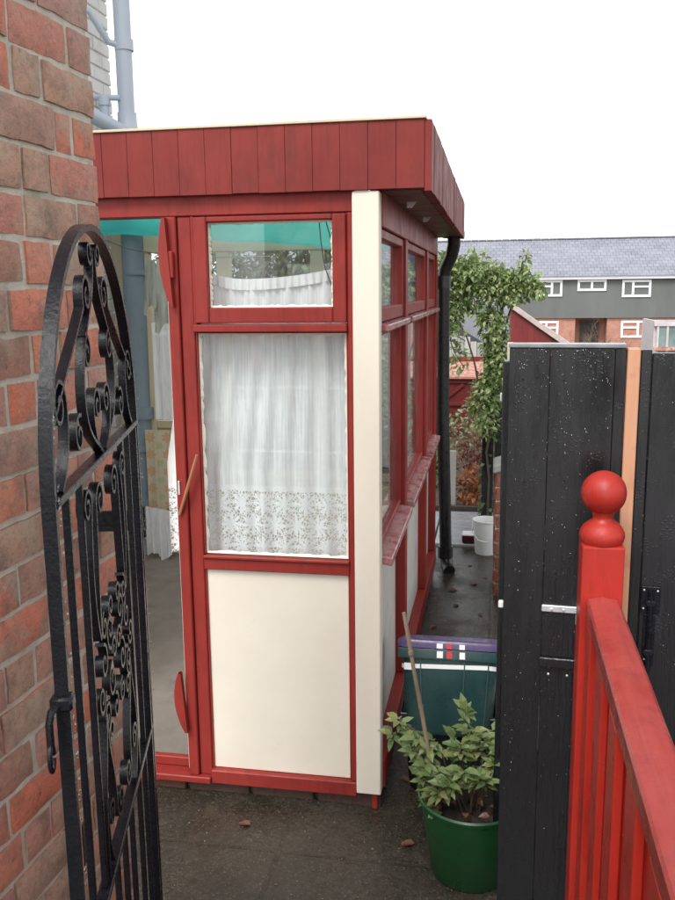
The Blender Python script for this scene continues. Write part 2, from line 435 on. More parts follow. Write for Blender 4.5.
def mat_floral():
    t = NT('floral_oilcloth'); tc = t.n('ShaderNodeTexCoord'); sp = t.n('ShaderNodeSeparateXYZ'); t.l(tc.outputs['Object'], sp.inputs[0])
    def dots(ox, oz, px, pz, r):
        fx = t.math('SUBTRACT', t.math('FRACT', t.math('MULTIPLY', t.math('ADD', sp.outputs['X'], ox), 1/px)), .5)
        fz = t.math('SUBTRACT', t.math('FRACT', t.math('MULTIPLY', t.math('ADD', sp.outputs['Z'], oz), 1/pz)), .5)
        fx = t.math('MULTIPLY', fx, px); fz = t.math('MULTIPLY', fz, pz)
        rr = t.math('SQRT', t.math('ADD', t.math('MULTIPLY', fx, fx), t.math('MULTIPLY', fz, fz)))
        an = t.math('ARCTAN2', fz, fx)
        rim = t.math('ADD', r, t.math('MULTIPLY', r*.2, t.math('COSINE', t.math('MULTIPLY', an, 7))))
        return t.math('GREATER_THAN', rim, rr)
    c = t.ramp(t.noise(t.co(), 10, 6), [(.3, (.50, .44, .30)), (.7, (.58, .52, .38))])
    c = t.mix(dots(0, 0, .11, .105, .030), c, (.54, .36, .20))
    c = t.mix(dots(.05, .05, .11, .105, .02), c, (.42, .45, .25))
    return t.done(t.principled(c, .5))
FLORAL = mat_floral()

def mat_slate():
    t = NT('slate_roof'); v = t.co()
    br = t.n('ShaderNodeTexBrick'); t.l(v, br.inputs['Vector'])
    for k, x in (('Scale', 1), ('Mortar Size', .02), ('Brick Width', .33), ('Row Height', .35), ('Bias', 0)): br.inputs[k].default_value = x
    br.inputs['Color1'].default_value = (.20, .21, .25, 1); br.inputs['Color2'].default_value = (.26, .265, .31, 1); br.inputs['Mortar'].default_value = (.12, .125, .15, 1)
    c = t.mix(t.rmap(t.noise(v, .9, 8), .4, .7, 0, .5), br.outputs['Color'], (.30, .31, .34))
    return t.done(t.principled(c, .55))
SLATE = mat_slate()
RENDERG = pm('grey_green_cladding', (.115, .125, .12), (.15, .158, .15), .8, (1, 1, .3), (.7, .9), .01, 4)
GREYW = pm('grey_shed_wall', (.20, .21, .23), (.27, .28, .30), 1.2, (1, 1, 1), (.7, .9), .01, 8)
PALING = pm('silver_grey_paling', (.30, .29, .27), (.46, .45, .42), 6, (1, 1, .1), (.7, .9), .002, 60, isl=.2)
REDTILE = pm('faded_red_felt', (.40, .13, .10), (.50, .24, .18), 14, (1, 1, 1), (.5, .8), .004, 40, dirt=(.55, .42, .33), dirt_scale=22, dirt_lo=.5, dirt_hi=.6)
GREENBOX = pm('dark_green_plastic', (.012, .045, .045), (.02, .06, .06), 9, (1, 1, 1), (.2, .42), .0006, 90, dirt=(.05, .075, .07), dirt_scale=7, dirt_lo=.5)
GREENLOW = pm('blackish_green_plastic', (.006, .012, .011), (.01, .018, .016), 9, (1, 1, 1), (.3, .5), .0006, 90)
PURPLE = pm('purple_plastic', (.06, .04, .12), (.11, .075, .18), 12, (1, 1, 1), (.2, .4), .0005, 80, dirt=(.2, .17, .28), dirt_scale=10)
POTG = pm('green_plastic_pot', (.005, .045, .012), (.008, .065, .018), 7, (1, 1, 1), (.25, .45), .0006, 90, dirt=(.012, .05, .02), dirt_scale=6)
TAPE = pm('white_tape', (.78, .80, .82), (.84, .85, .87), 8, (1, 1, 1), (.3, .5), 0)
REDTAPE = pm('red_tape', (.55, .02, .03), (.6, .03, .04), 8, (1, 1, 1), (.3, .5), 0)
MAROON = pm('maroon_plastic', (.06, .015, .02), (.09, .02, .03), 8, (1, 1, 1), (.3, .5), 0)
WET = None
def mat_drop():
    t = NT('water_drop'); g = t.n('ShaderNodeBsdfGlossy'); g.inputs['Roughness'].default_value = .05; g.inputs[0].default_value = (.9, .92, .95, 1)
    tr = t.n('ShaderNodeBsdfTransparent'); fr = t.n('ShaderNodeFresnel'); fr.inputs['IOR'].default_value = 1.5
    mx = t.n('ShaderNodeMixShader'); t.l(t.rmap(fr.outputs[0], 0, 1, .22, 1), mx.inputs[0]); t.l(tr.outputs[0], mx.inputs[1]); t.l(g.outputs[0], mx.inputs[2])
    return t.done(mx.outputs[0])
WET = mat_drop()

# ------------------------------------------------------------------ ground
G = -.06
bm = NB()
ys = [-40, -6, 0, 3, 6, 8, 10, 11.5, 14, 18, 24, 32, 42, 60, 120, 500]
def gz(y):
    if y <= 11: return G
    if y >= 42: return -2.75
    f = (y-11)/31; return G + (-2.75-G)*(f*f*(3-2*f))
rows = [[bm.verts.new((x, y, gz(y) - .004)) for x in (-400, -40, -8, 8, 40, 400)] for y in ys]
for a, b in zip(rows, rows[1:]):
    for k in range(5): bm.faces.new((a[k], a[k+1], b[k+1], b[k]))
tag(obj('ground', bm, SOIL), kind='structure')
bm = NB()
def sheet(bm, x0, x1, y0, y1, z):
    bm.faces.new([bm.verts.new(p) for p in ((x0, y0, z), (x1, y0, z), (x1, y1, z), (x0, y1, z))])
sheet(bm, -4, 3, -8, 5.62, G)
tag(obj('passage', bm, PASSAGE), kind='structure')
bm = NB(); 
for i in range(4):
    for j in range(2):
        box(bm, -1.5+i*.56, -1.5+i*.56+.55, 5.625+j*.44, 5.625+j*.44+.43, G-.03, G+.012+random.uniform(0, .006), bev=.004)
tag(obj('paving', bm, PALE), kind='structure')

# ------------------------------------------------------------------ near brick wall
def brick_block(bm, y0, y1, z0, z1, x0=-.2, x1=0.0, seed=0, rough=.0034, both=False):
    """one weathered brick whose face looks along +x"""
    nu = max(3, int((y1-y0)/.02)); nv = 4
    g = []
    for i in range(nu+1):
        row = []
        for j in range(nv+1):
            fy, fz = i/nu, j/nv
            y = y0+(y1-y0)*fy; z = z0+(z1-z0)*fz; x = x1
            e = min(fy*(y1-y0), (1-fy)*(y1-y0), fz*(z1-z0), (1-fz)*(z1-z0))
            if e < .001: x -= .0035
            p = Vector((y*23+seed*3.1, z*23, seed*1.7))
            x += (noise.noise(p)+.5*noise.noise(p*2.7))*rough*.6
            y += noise.noise(p*1.3+Vector((7, 1, 3)))*rough*(1 if 0 < i < nu else .9)
            z += noise.noise(p*1.3+Vector((2, 9, 5)))*rough
            row.append(bm.verts.new((x, y, z)))
        g.append(row)
    for i in range(nu):
        for j in range(nv): bm.faces.new((g[i][j], g[i+1][j], g[i+1][j+1], g[i][j+1]))
    rim = [g[i][0] for i in range(nu+1)] + [g[nu][j] for j in range(1, nv+1)] + [g[i][nv] for i in range(nu-1, -1, -1)] + [g[0][j] for j in range(nv-1, 0, -1)]
    back = [bm.verts.new((x0, v.co.y, v.co.z)) for v in rim]
    n = len(rim)
    for k in range(n): bm.faces.new((rim[(k+1) % n], rim[k], back[k], back[(k+1) % n]))
    bm.faces.new(back)

W1 = thing('brick_wall', 'weathered red and brown brick wall behind the open wrought iron gate', 'wall', (-.742, 1.60, G), (0, 0, R(-4)))
bm = NB(); k = 0
course = .0755
for r in range(0, 34):
    z0 = .031 + r*course + .0055
    z1 = z0 + course - .011
    if z0 < 0: continue
    y = 0.0
    pat = ['s', 'h'] if r % 2 == 0 else (['h', 'c', 's'] if r % 4 == 1 else ['h', 's'])
    i = 0
    while y > -2.4:
        p = pat[i] if i < len(pat) else ('s' if (i-len(pat)) % 2 == (0 if pat[-1] == 'h' else 1) else 'h')
        L = {'s': .160, 'h': .072, 'c': .046}[p]*random.uniform(.97, 1.03)
        brick_block(bm, y-L, y, z0+random.uniform(-.002, .002), z1+random.uniform(-.002, .002), x1=random.uniform(-.003, .003), seed=k); k += 1
        y -= L + .0105*random.uniform(.8, 1.25); i += 1
obj('bricks', bm, BRICK, W1, local=True, smooth=50)
bm = NB(); box(bm, -.21, -.0068, -2.4, -.006, 0, 2.62)
obj('mortar_bed', bm, MORTAR, W1, local=True)

# ------------------------------------------------------------------ house with painted brick at left
H = thing('house', 'white painted brick house rear wall with grey waste pipes behind the porch', 'house', (-2.3, 5.2, G))
bm = NB(); box(bm, -6.5, -2.31, 2.0, 5.2, G, 5.4)
obj('wall', bm, PAINTB, H)
bm = NB()
for r in range(70):
    z0 = G + r*.078
    y = 5.203 - (0 if r % 2 else .11)
    if r % 2 == 0: box(bm, -2.4, -2.3, 5.10, 5.203, z0+.005, z0+.073, bev=.004, jit=.0015); y = 5.09
    while y > 3.9:
        box(bm, -2.36, -2.3, y-.215, y, z0+.005, z0+.073, bev=.004, jit=.0015); y -= .225
obj('painted_bricks', bm, PAINTB, H)
bm = NB(); tube(bm, [(-2.145, 5.0, G), (-2.125, 5.0, 2.54)], .068, 20)
tube(bm, [(-2.13, 5.0, .86), (-2.13, 5.0, .93)], .080, 20); tube(bm, [(-2.13, 5.0, .66), (-2.13, 5.0, .70)], .076, 20)
tube(bm, [(-2.14, 5.0, .30), (-2.14, 5.0, .36)], .08, 20); tube(bm, [(-2.12, 5.0, 1.72), (-2.12, 5.0, 1.75)], .075, 20)
sp = obj('soil_pipe', bm, PIPE, H, smooth=40)
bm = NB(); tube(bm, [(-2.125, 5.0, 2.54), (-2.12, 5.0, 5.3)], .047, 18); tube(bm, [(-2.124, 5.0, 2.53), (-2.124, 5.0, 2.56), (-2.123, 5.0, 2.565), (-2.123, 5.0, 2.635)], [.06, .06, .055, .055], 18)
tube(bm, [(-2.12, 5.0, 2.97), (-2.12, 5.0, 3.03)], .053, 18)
obj('vent_pipe', bm, GLAREPIPE, H, smooth=40)
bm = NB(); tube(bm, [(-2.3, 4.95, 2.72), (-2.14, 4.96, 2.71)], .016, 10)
obj('bracket', bm, GLAREPIPE, H, smooth=40)
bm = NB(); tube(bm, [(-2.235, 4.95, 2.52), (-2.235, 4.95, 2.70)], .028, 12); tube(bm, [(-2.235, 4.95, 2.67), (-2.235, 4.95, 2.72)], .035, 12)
obj('branch_stub', bm, GLAREPIPE, H, smooth=40)
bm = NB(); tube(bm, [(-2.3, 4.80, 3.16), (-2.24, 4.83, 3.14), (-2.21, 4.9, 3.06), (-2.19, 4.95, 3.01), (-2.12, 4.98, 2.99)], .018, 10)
obj('bracket', bm, GLAREPIPE, H, smooth=40)
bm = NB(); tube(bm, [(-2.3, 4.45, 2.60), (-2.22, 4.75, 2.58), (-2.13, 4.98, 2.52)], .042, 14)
obj('branch_pipe', bm, GLAREPIPE, H, smooth=40)

# ------------------------------------------------------------------ porch
P = thing('porch', 'red and cream timber lean-to porch with glazed side and teal roof sheet', 'porch', (-1.3, 3.8, G))
FY = 2.585
XL = -2.295
# plinth bricks
bm = NB(); box(bm, XL+.01, -.352, FY+.035, 5.04, G, .0)
obj('plinth_core', bm, DMORTAR, P)
bm = NB()
x = -.345
for r in range(1):
    x = -.345
    while x > XL:
        box(bm, x-.212, x, FY+.02, FY+.11, G-.01, .0, bev=.004, jit=.003); x -= .224
y = FY+.125
while y < 5.0:
    box(bm, -.43, -.345, y, min(y+.212, 5.04), G-.01, .0, bev=.004, jit=.002); y += .224
obj('plinth', bm, DARKBRICK, P)
bm = NB(); box(bm, -.372, -.352, FY+.0, FY+.02, G, .0, bev=.003)
obj('brick_foot', bm, RED, P)
bm = NB(); box(bm, XL, -.36, FY+.05, 5.0, .002, .012)
obj('floor', bm, CARPET, P)

# front frame
def part(name, mat, *boxes, bev=.003, parent=None, smooth=None):
    bm = NB()
    for b in boxes: box(bm, *b, bev=bev)
    return obj(name, bm, mat, parent or P, smooth=smooth)
part('head_beam', RED, (XL, -.419, FY-.004, FY+.06, 1.842, 1.907))
part('door_jamb', RED, (-.992, -.958, FY-.012, FY+.05, .012, 1.841), (-.957, -.914, FY, FY+.055, .012, 1.841))
part('jamb_edge', CREAM, (-.996, -.9925, FY-.002, FY+.04, .03, 1.835), bev=.001)
part('door_jamb', RED, (-1.86, -1.78, FY-.004, FY+.05, .012, 1.841))
part('side_panel', CREAM, (XL, -1.861, FY+.01, FY+.03, .03, 1.841))
part('threshold', RED, (-1.86, -.915, FY-.022, FY+.08, -.012, .011))
part('threshold_board', RED, (-1.78, -.997, FY+.035, FY+.06, .012, .045))
part('bottom_rail', RED, (-.9145, -.419, FY-.014, FY+.06, -.012, .036))
part('mid_rail', RED, (-.913, -.437, FY-.006, FY+.05, .738, .785), (-.913, -.437, FY-.014, FY-.006, .776, .787))
part('stile', RED, (-.436, -.4185, FY-.006, FY+.055, .037, 1.841))
part('transom', RED, (-.9135, -.437, FY-.022, FY+.05, 1.497, 1.520))
part('cream_panel', CREAM, (-.913, -.437, FY+.010, FY+.022, .037, .737), bev=.002)
for b in ((-.9125, -.9075, FY+.004, FY+.010, .0375, .737), (-.443, -.4375, FY+.004, FY+.010, .0375, .737)): part('panel_beading', RED, b, bev=.001)
# lower window
lw = part('window', RED, (-.9125, -.908, FY+.004, FY+.04, .788, 1.496), (-.442, -.4375, FY+.004, FY+.04, .788, 1.496), (-.907, -.443, FY+.004, FY+.04, 1.4925, 1.496), bev=.001)
part('pane', GLASS, (-.9075, -.4425, FY+.020, FY+.023, .788, 1.492), bev=0, parent=lw)
putty = NB()
def ragged(bm, p, q, w, y, n=40):
    p = Vector(p); q = Vector(q); d = (q-p); L = d.length; d.normalize(); s = Vector((-d.z, 0, d.x))
    prev = None
    for i in range(n+1):
        c = p + d*L*i/n; ww = w*(.45+.75*random.random())
        a = bm.verts.new(c + Vector((0, y, 0))); b = bm.verts.new(c + s*ww + Vector((0, y, 0))); e = bm.verts.new(c + Vector((0, y-.008, 0)))
        if prev:
            bm.faces.new((prev[2], e, b, prev[1])); bm.faces.new((prev[0], a, e, prev[2]))
        prev = (a, b, e)
def putty_frame(bm, x0, x1, z0, z1, y, w=.006):
    ragged(bm, (x0, 0, z0), (x1, 0, z0), w, y); ragged(bm, (x1, 0, z0), (x1, 0, z1), w, y)
    ragged(bm, (x1, 0, z1), (x0, 0, z1), w, y); ragged(bm, (x0, 0, z1), (x0, 0, z0), w, y)
putty_frame(putty, -.907, -.443, .789, 1.492, FY+.0195, .008)
obj('putty', putty, CREAM, lw)
# top casement
tw = part('window', RED, (-.905, -.862, FY-.014, FY+.035, 1.524, 1.838), (-.479, -.439, FY-.014, FY+.035, 1.524, 1.838),
          (-.8615, -.4795, FY-.014, FY+.035, 1.524, 1.570), (-.8615, -.4795, FY-.014, FY+.035, 1.8225, 1.838))
part('pane', GLASS, (-.8615, -.4795, FY+.012, FY+.015, 1.5705, 1.822), bev=0, parent=tw)
putty = NB(); putty_frame(putty, -.861, -.480, 1.571, 1.8215, FY+.0115, .007)
obj('putty', putty, CREAM, tw)
for b in ((-.9135, -.9055, FY-.004, FY+.04, 1.5205, 1.841), (-.4385, -.4365, FY-.004, FY+.04, 1.5205, 1.841)): part('casement_stop', RED, b, bev=.001)
# corner post
bm = NB(); box(bm, -.418, -.3385, FY-.024, FY+.03, .006, 1.897, bev=.003)
obj('corner_post', bm, CREAMPOST, P)

# fascia
def boards(bm, a, b, z0, z1, w, t, axis, at, gap=.0005):
    n = max(1, round((b-a)/w)); w = (b-a)/n
    for i in range(n):
        j = random.uniform(-.0012, .0012)
        if axis == 'x': box(bm, a+i*w+gap/2, a+(i+1)*w-gap/2, at+j, at+t, z0+j, z1, bev=.0011)
        else: box(bm, at-t, at+j, a+i*w+gap/2, a+(i+1)*w-gap/2, z0+j, z1, bev=.0011)
bm = NB(); boards(bm, XL, -.2095, 1.900, 2.086, .0815, .022, 'x', FY-.03)
obj('front_fascia', bm, FASCIA, P)
bm = NB(); boards(bm, FY-.030, 5.07, 1.892, 2.084, .10, .02, 'y', -.189, gap=.003)
obj('side_fascia', bm, FASCIA, P)
part('fascia_backing', FASCIA, (XL, -.2125, FY-.0075, FY+.006, 1.9085, 2.083), (-.2225, -.2095, FY+.0065, 5.05, 1.9, 2.082), bev=0)
part('roof_edge_strip', BEIGE, (XL, -.205, FY-.036, FY+.02, 2.0865, 2.094), (-.228, -.205, FY+.0205, 5.07, 2.0855, 2.092), bev=.001)
part('wall_plate', RED, (-.372, -.335, FY+.031, 5.05, 1.80, 1.93))
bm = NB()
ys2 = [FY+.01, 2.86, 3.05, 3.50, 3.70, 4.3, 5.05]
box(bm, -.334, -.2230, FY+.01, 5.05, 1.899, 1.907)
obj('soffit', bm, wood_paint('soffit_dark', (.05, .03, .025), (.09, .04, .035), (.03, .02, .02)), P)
for y in (2.93, 3.56):  # added white wedges standing in for two bright spots under the soffit
    bm = NB(); vs = box(bm, -.296, -.266, y, y+.012, 1.880, 1.8985)
    for v in vs:
        if v.co.z < 1.885: v.co.x = v.co.x*.5 - .296*.5
    obj('soffit_bright_spot', bm, WHITEP, P)
# roof sheet: clear corrugated, with a teal valance along the far end
bm = NB(); n = 220; yv = [FY+.03, 3.4, 4.2, 5.06]
grid = []
for i in range(n+1):
    x = XL + (-.345-XL)*i/n
    z = 2.055 - .012*(x-XL) + .008*math.sin(x*2*math.pi/.076)
    grid.append([bm.verts.new((x, y, z)) for y in yv])
for a, b in zip(grid, grid[1:]):
    for j in range(len(yv)-1): bm.faces.new((a[j], b[j], b[j+1], a[j+1]))
obj('roof_sheet', bm, CLEAR, P, smooth=60)
bm = NB(); g = []
for i in range(61):
    f = i/60; x = XL+.01+(-.42-XL-.01)*f
    zl = 1.958-.078*(x-XL) + .004*math.sin(x*9) + .003*math.sin(x*23); w = .004*math.sin(x*17)
    g.append([bm.verts.new(p) for p in ((x, 4.88+w, 2.03), (x, 4.875+w*1.5, zl+.10), (x, 4.86+w, zl+.035), (x, 4.84, zl+.012), (x, 4.845, zl), (x, 4.88, zl+.004), (x, 4.89, zl+.03))])
for a, b in zip(g, g[1:]):
    for j in range(6): bm.faces.new((a[j], a[j+1], b[j+1], b[j]))
obj('teal_valance', bm, TEAL, P, smooth=60)
part('rafter', BEIGE, (XL, -.40, 3.75, 3.795, 1.985, 2.035))

# side wall
SX = -.335
posts = [(3.29, 3.365), (4.30, 4.375), (4.975, 5.05)]
for a, b in posts: part('side_post', RED, (-.395, SX, a, b, .10, 1.80))
part('side_bottom_rail', RED, (-.40, SX+.004, FY+.031, 5.05, .001, .099))
ed = [FY+.031, 3.29, 3.365, 4.30, 4.375, 4.975]
for i in range(3):
    a, b = ed[2*i]+.0005, ed[2*i+1]-.0005
    part('lower_panel', PANEL, (-.386, -.374, a, b, .10, .775), bev=0)
    bm = NB(); vs = box(bm, -.39, SX+.028, a, b, .776, .802, bev=.003)
    for v in bm.verts:
        if v.co.x > -.34: v.co.z -= .012
    obj('sill', bm, PINK, P)
    bm = NB(); box(bm, -.39, SX+.018, a, b, 1.50, 1.520, bev=.003)
    for v in bm.verts:
        if v.co.x > -.34: v.co.z -= .005
    obj('side_transom', bm, PINK, P)
    w = part('window', RED, (-.385, -.352, a, a+.022, .803, 1.499), (-.385, -.352, b-.022, b, .803, 1.499), (-.385, -.352, a+.0225, b-.0225, 1.478, 1.499), (-.385, -.352, a+.0225, b-.0225, .803, .822))
    part('pane', GLASS, (-.372, -.369, a+.0225, b-.0225, .8225, 1.4775), bev=0, parent=w)
    w = part('window', RED, (-.385, -.345, a, a+.035, 1.521, 1.799), (-.385, -.345, b-.035, b, 1.521, 1.799), (-.385, -.345, a+.0355, b-.0355, 1.521, 1.565), (-.385, -.345, a+.0355, b-.0355, 1.77, 1.799))
    part('pane', GLASS, (-.367, -.364, a+.0355, b-.0355, 1.5655, 1.7695), bev=0, parent=w)

# far end wall of the porch
EY = 5.0
part('end_frame', BEIGE, (-2.075, -2.035, EY, EY+.05, .012, 1.845), (-1.62, -1.54, EY, EY+.05, .012, 1.845), (-1.06, -.985, EY, EY+.05, .012, 1.845), (-.455, -.40, EY, EY+.045, .012, 1.80),
     (-2.075, -.40, EY-.004, EY+.052, 1.8455, 2.03), (-2.034, -1.621, EY, EY+.05, .80, .845), (-1.539, -1.061, EY, EY+.05, .50, .545), (-.984, -.456, EY, EY+.05, .50, .545))
part('end_panel', BEIGE, (-2.034, -1.621, EY+.015, EY+.03, .012, .799), (-1.539, -1.061, EY+.015, EY+.03, .012, .499), (-.984, -.456, EY+.015, EY+.03, .012, .499), (XL, -2.076, EY+.06, EY+.08, .0, 2.03), bev=0)
w = part('window', UPVC, (-1.539, -1.061, EY+.01, EY+.035, 1.045, 1.06), (-1.539, -1.061, EY+.01, EY+.035, .66, .672), (-1.305, -1.293, EY+.012, EY+.033, .545, 1.5), bev=.001)
part('pane', GLASS, (-1.539, -1.061, EY+.02, EY+.023, .5455, 1.845), bev=0, parent=w)
w = part('window', UPVC, (-.984, -.456, EY+.01, EY+.035, 1.045, 1.06), (-.984, -.456, EY+.01, EY+.035, .66, .672), (-.72, -.708, EY+.012, EY+.033, .545, 1.8), bev=.001)
part('pane', GLASS, (-.984, -.456, EY+.02, EY+.023, .5455, 1.80), bev=0, parent=w)
w = part('window', UPVC, (-2.034, -1.621, EY+.01, EY+.035, 1.36, 1.385), bev=.001)
part('pane', GLASS, (-2.034, -1.621, EY+.02, EY+.023, .8455, 1.845), bev=0, parent=w)

# curved brackets on the jamb
def crescent(x, z0, z1, w, y):
    bm = NB(); n = 22; fr = []; bk = []
    for i in range(n+1):
        f = i/n; z = z0+(z1-z0)*f
        xo = x - w*math.sin(math.pi*f)**.8 + (f-.5)*-.016; xi = x + .008 + (f-.5)*-.016
        fr.append((bm.verts.new((xo, y, z)), bm.verts.new((xi, y, z)))); bk.append((bm.verts.new((xo, y+.02, z)), bm.verts.new((xi, y+.02, z))))
    for i in range(n):
        bm.faces.new((fr[i][0], fr[i][1], fr[i+1][1], fr[i+1][0])); bm.faces.new((bk[i][1], bk[i][0], bk[i+1][0], bk[i+1][1]))
        bm.faces.new((fr[i][0], fr[i+1][0], bk[i+1][0], bk[i][0])); bm.faces.new((fr[i+1][1], fr[i][1], bk[i][1], bk[i+1][1]))
    return bm
obj('curved_bracket', crescent(-.984, 1.575, 1.838, .022, FY-.034), RED, P)
obj('curved_bracket', crescent(-1.0, .175, .385, .024, FY-.034), RED, P)
part('bracket_bolt', RED, (-.985, -.965, FY-.03, FY-.0125, 1.66, 1.74), bev=.003)
part('latch_keep', STEEL, (-.985, -.979, FY-.018, FY-.0125, .985, 1.03), bev=.001)

# black rainwater pipe
bm = NB()
tube(bm, [(-.245, 5.02, 1.915), (-.245, 5.03, 1.86), (-.26, 5.06, 1.80), (-.295, 5.09, 1.73), (-.305, 5.095, 1.66), (-.30, 5.1, .9), (-.275, 5.12, .02)], .036, 16)
tube(bm, [(-.278, 5.118, .02), (-.278, 5.118, .09)], .045, 16); tube(bm, [(-.305, 5.095, 1.62), (-.305, 5.095, 1.69)], .043, 16)
tube(bm, [(-.275, 5.12, .02), (-.268, 5.10, -.03), (-.25, 5.05, -.045)], .036, 16)
tube(bm, [(-.245, 5.02, 1.895), (-.245, 5.02, 1.93)], .06, 16)
obj('downpipe', bm, BLACKP, P, smooth=40)

# ------------------------------------------------------------------ curtains and things inside the porch
def curtain(x0, x1, zt, zb, y, pleat, amp, nx=160, nz=40, lx=lambda f: 0, seed=0, hem=0.0):
    bm = NB(); g = []
    for i in range(nx+1):
        f = i/nx; col = []
        for j in range(nz+1):
            h = j/nz
            z = zt(f)+(zb(f)-zt(f))*h
            x = x0+(x1-x0)*f + (1-f)*lx(h)
            a = amp*(.35+.65*h)
            ph = f*pleat*2*math.pi + 1.3*noise.noise(Vector((f*6, h*.7, seed)))
            yy = y + a*math.sin(ph) + a*.9*noise.noise(Vector((f*9, h*1.2, seed+4)))
            col.append(bm.verts.new((x, yy, z)))
        g.append(col)
    for a, b in zip(g, g[1:]):
        for j in range(nz): bm.faces.new((a[j], b[j], b[j+1], a[j+1]))
    return bm
CZ = .76
NET = mat_net('net_curtain_lace', .99-CZ, .84)
def topc(f):
    x = -1.0+(.56)*f
    s = 1.652 + .35*(x+.775)**2*(1 if x > -.775 else 4) + (.02 if x > -.5 else 0)
    return s
C1 = obj('net_curtain', curtain(-.985, -.44, topc, lambda f: CZ+.006*math.sin(f*19), 2.67, 9, .010, lx=lambda h: -.072*max(0, min(1, (h-.28)/.4)), seed=1), NET, None, origin=(-.7, 2.67, CZ), smooth=80)
tag(C1, 'white net curtain with flowered lace border hanging inside the porch front window', 'curtain')
bm = curtain(-.985, -.44, lambda f: topc(f)+.004, lambda f: topc(f)-.030, 2.662, 24, .005, nz=3, seed=5)
tN = NT('heading_white'); HEAD = tN.done(cloth_shader(tN, (.86, .86, .85), .2))
obj('curtain_heading', bm, HEAD, C1, smooth=80)
LOOP = NB(); tube(LOOP, [(-.53, 2.64, 1.825), (-.525, 2.64, 1.76), (-.515, 2.64, 1.69), (-.49, 2.64, 1.62)], .0018, 6); tube(LOOP, [(-.51, 2.64, 1.825), (-.495, 2.64, 1.77), (-.485, 2.64, 1.72)], .0018, 6)
tag(obj('cord', LOOP, BLACKP, None, origin=(-.51, 2.64, 1.62), smooth=60), 'thin dark cord dangling behind the small top window', 'cord')
NET2 = mat_net('far_net', -5, .78)
tag(obj('net_curtain', curtain(-2.02, -1.63, lambda f: 1.44, lambda f: .86, 4.955, 6, .010, nx=80, seed=9), NET2, None, origin=(-1.8, 4.955, .86), smooth=80),
    'plain white net curtain at the far end window beside the grey pipe', 'curtain')
tag(obj('net_curtain', curtain(-.70, -.47, lambda f: 1.78, lambda f: .60, 4.955, 4, .012, nx=60, seed=12), NET2, None, origin=(-.6, 4.955, .6), smooth=80),
    'white net curtain drawn at the far right corner of the porch', 'curtain')
# net on the second side window
NET3 = mat_net('side_net', 2.0, .7)
bmc = curtain(3.42, 3.75, lambda f: 1.47, lambda f: .83, .0, 4, .006, nx=60, seed=15)
for v in bmc.verts: v.co = Vector((-.41+v.co.y, v.co.x, v.co.z))
tag(obj('net_curtain', bmc, NET3, None, origin=(-.41, 3.6, .83), smooth=80), 'lace curtain hanging inside the long side window of the porch', 'curtain')
# floral cloth panel
bm = curtain(-2.085, -1.93, lambda f: .80, lambda f: .28+.04*f, 4.93, 1.4, .006, nx=30, seed=3)
tag(obj('floral_cloth', bm, FLORAL, None, origin=(-2.0, 4.93, .28), smooth=80), 'yellowed cloth printed with orange flowers hanging below the far porch window', 'cloth')
bm = curtain(-2.075, -1.92, lambda f: .34-.02*f, lambda f: .03+.02*math.sin(f*7), 4.86, 3, .022, nx=40, seed=6)
bag = obj('dust_sheet', bm, CLOTHW, None, origin=(-2.0, 4.86, .03), smooth=80); tag(bag, 'crumpled white sheet bunched on the porch floor by the pipe', 'sheet')
# washing line and garments
bm = NB(); tube(bm, [(-2.26, 4.6, 1.96), (-2.0, 4.62, 1.855), (-1.7, 4.64, 1.80), (-1.2, 4.66, 1.80)], .003, 6)
tag(obj('washing_line', bm, BLACKP, None, origin=(-2.26, 4.6, 1.96)), 'thin dark washing line strung across the porch interior', 'washing line')
for k, (x, w, z1, z0, lab) in enumerate([(-1.875, .055, 1.80, 1.50, 'short grey green rag hanging from the washing line'), (-1.79, .10, 1.80, 1.40, 'longer grey green garment hanging on the washing line by the jamb')]):
    bm = curtain(x-w/2, x+w/2, lambda f: z1-.01*math.sin(f*3), lambda f: z0+.05*f-.02*math.sin(f*9), 4.63, 2, .014, nx=24, nz=16, lx=lambda h: -.03*h, seed=20+k)
    tag(obj('hanging_cloth', bm, GARM, None, origin=(x, 4.63, z0), smooth=80), lab, 'cloth')

# stick across the jamb
bm = NB(); tube(bm, [(-.913, FY-.03, 1.118), (-.948, FY-.026, 1.015), (-.982, FY-.02, .922)], [.0045, .006, .005], 8)
tag(obj('stick', bm, REDSTICK, None, origin=(-.95, FY-.025, .92), smooth=60), 'short reddish brown stick wedged slantwise across the porch door jamb', 'stick')

# ------------------------------------------------------------------ wrought iron gate
GW, GH = .645, 1.445     # width, height of top cross bar above the base
IG = thing('iron_gate', 'arched black wrought iron gate with scrolls standing open against the brick wall', 'gate', (-.4875, .874, G), (0, 0, R(105.1)))
def isl(name, paths, w, t, bars=()):
    bm = NB()
    for p in paths: strip(bm, p, w, t)
    for a in bars: box(bm, *a, bev=.0012)
    return obj(name, bm, BLACKM, IG, local=True, smooth=35)
arch = [(0, .03), (0, GH)] + [(GW/2 - GW/2*math.cos(math.pi*i/40), GH + .325*math.sin(math.pi*i/40)) for i in range(1, 40)] + [(GW, GH), (GW, .03)]
isl('frame', [arch], .016, .009, [(.006, GW-.006, -.009, .009, GH-.005, GH+.005), (.006, GW-.006, -.009, .009, .843, .853), (-.004, GW+.004, -.009, .009, .03, .042)])
isl('inner_stile', [], 0, 0, [(GW-.034, GW-.022, -.009, .009, .045, GH-.006)])
for x in (.080, .158, GW-.158, GW-.085):
    isl('bar', [], 0, 0, [(x-.0042, x+.0042, -.0046, .0046, .8535, GH-.0055)])
for x in (.080, .158, .25, GW/2, GW-.25, GW-.158, GW-.085):
    isl('bar', [], 0, 0, [(x-.0042, x+.0042, -.0046, .0046, .0425, .8425)])
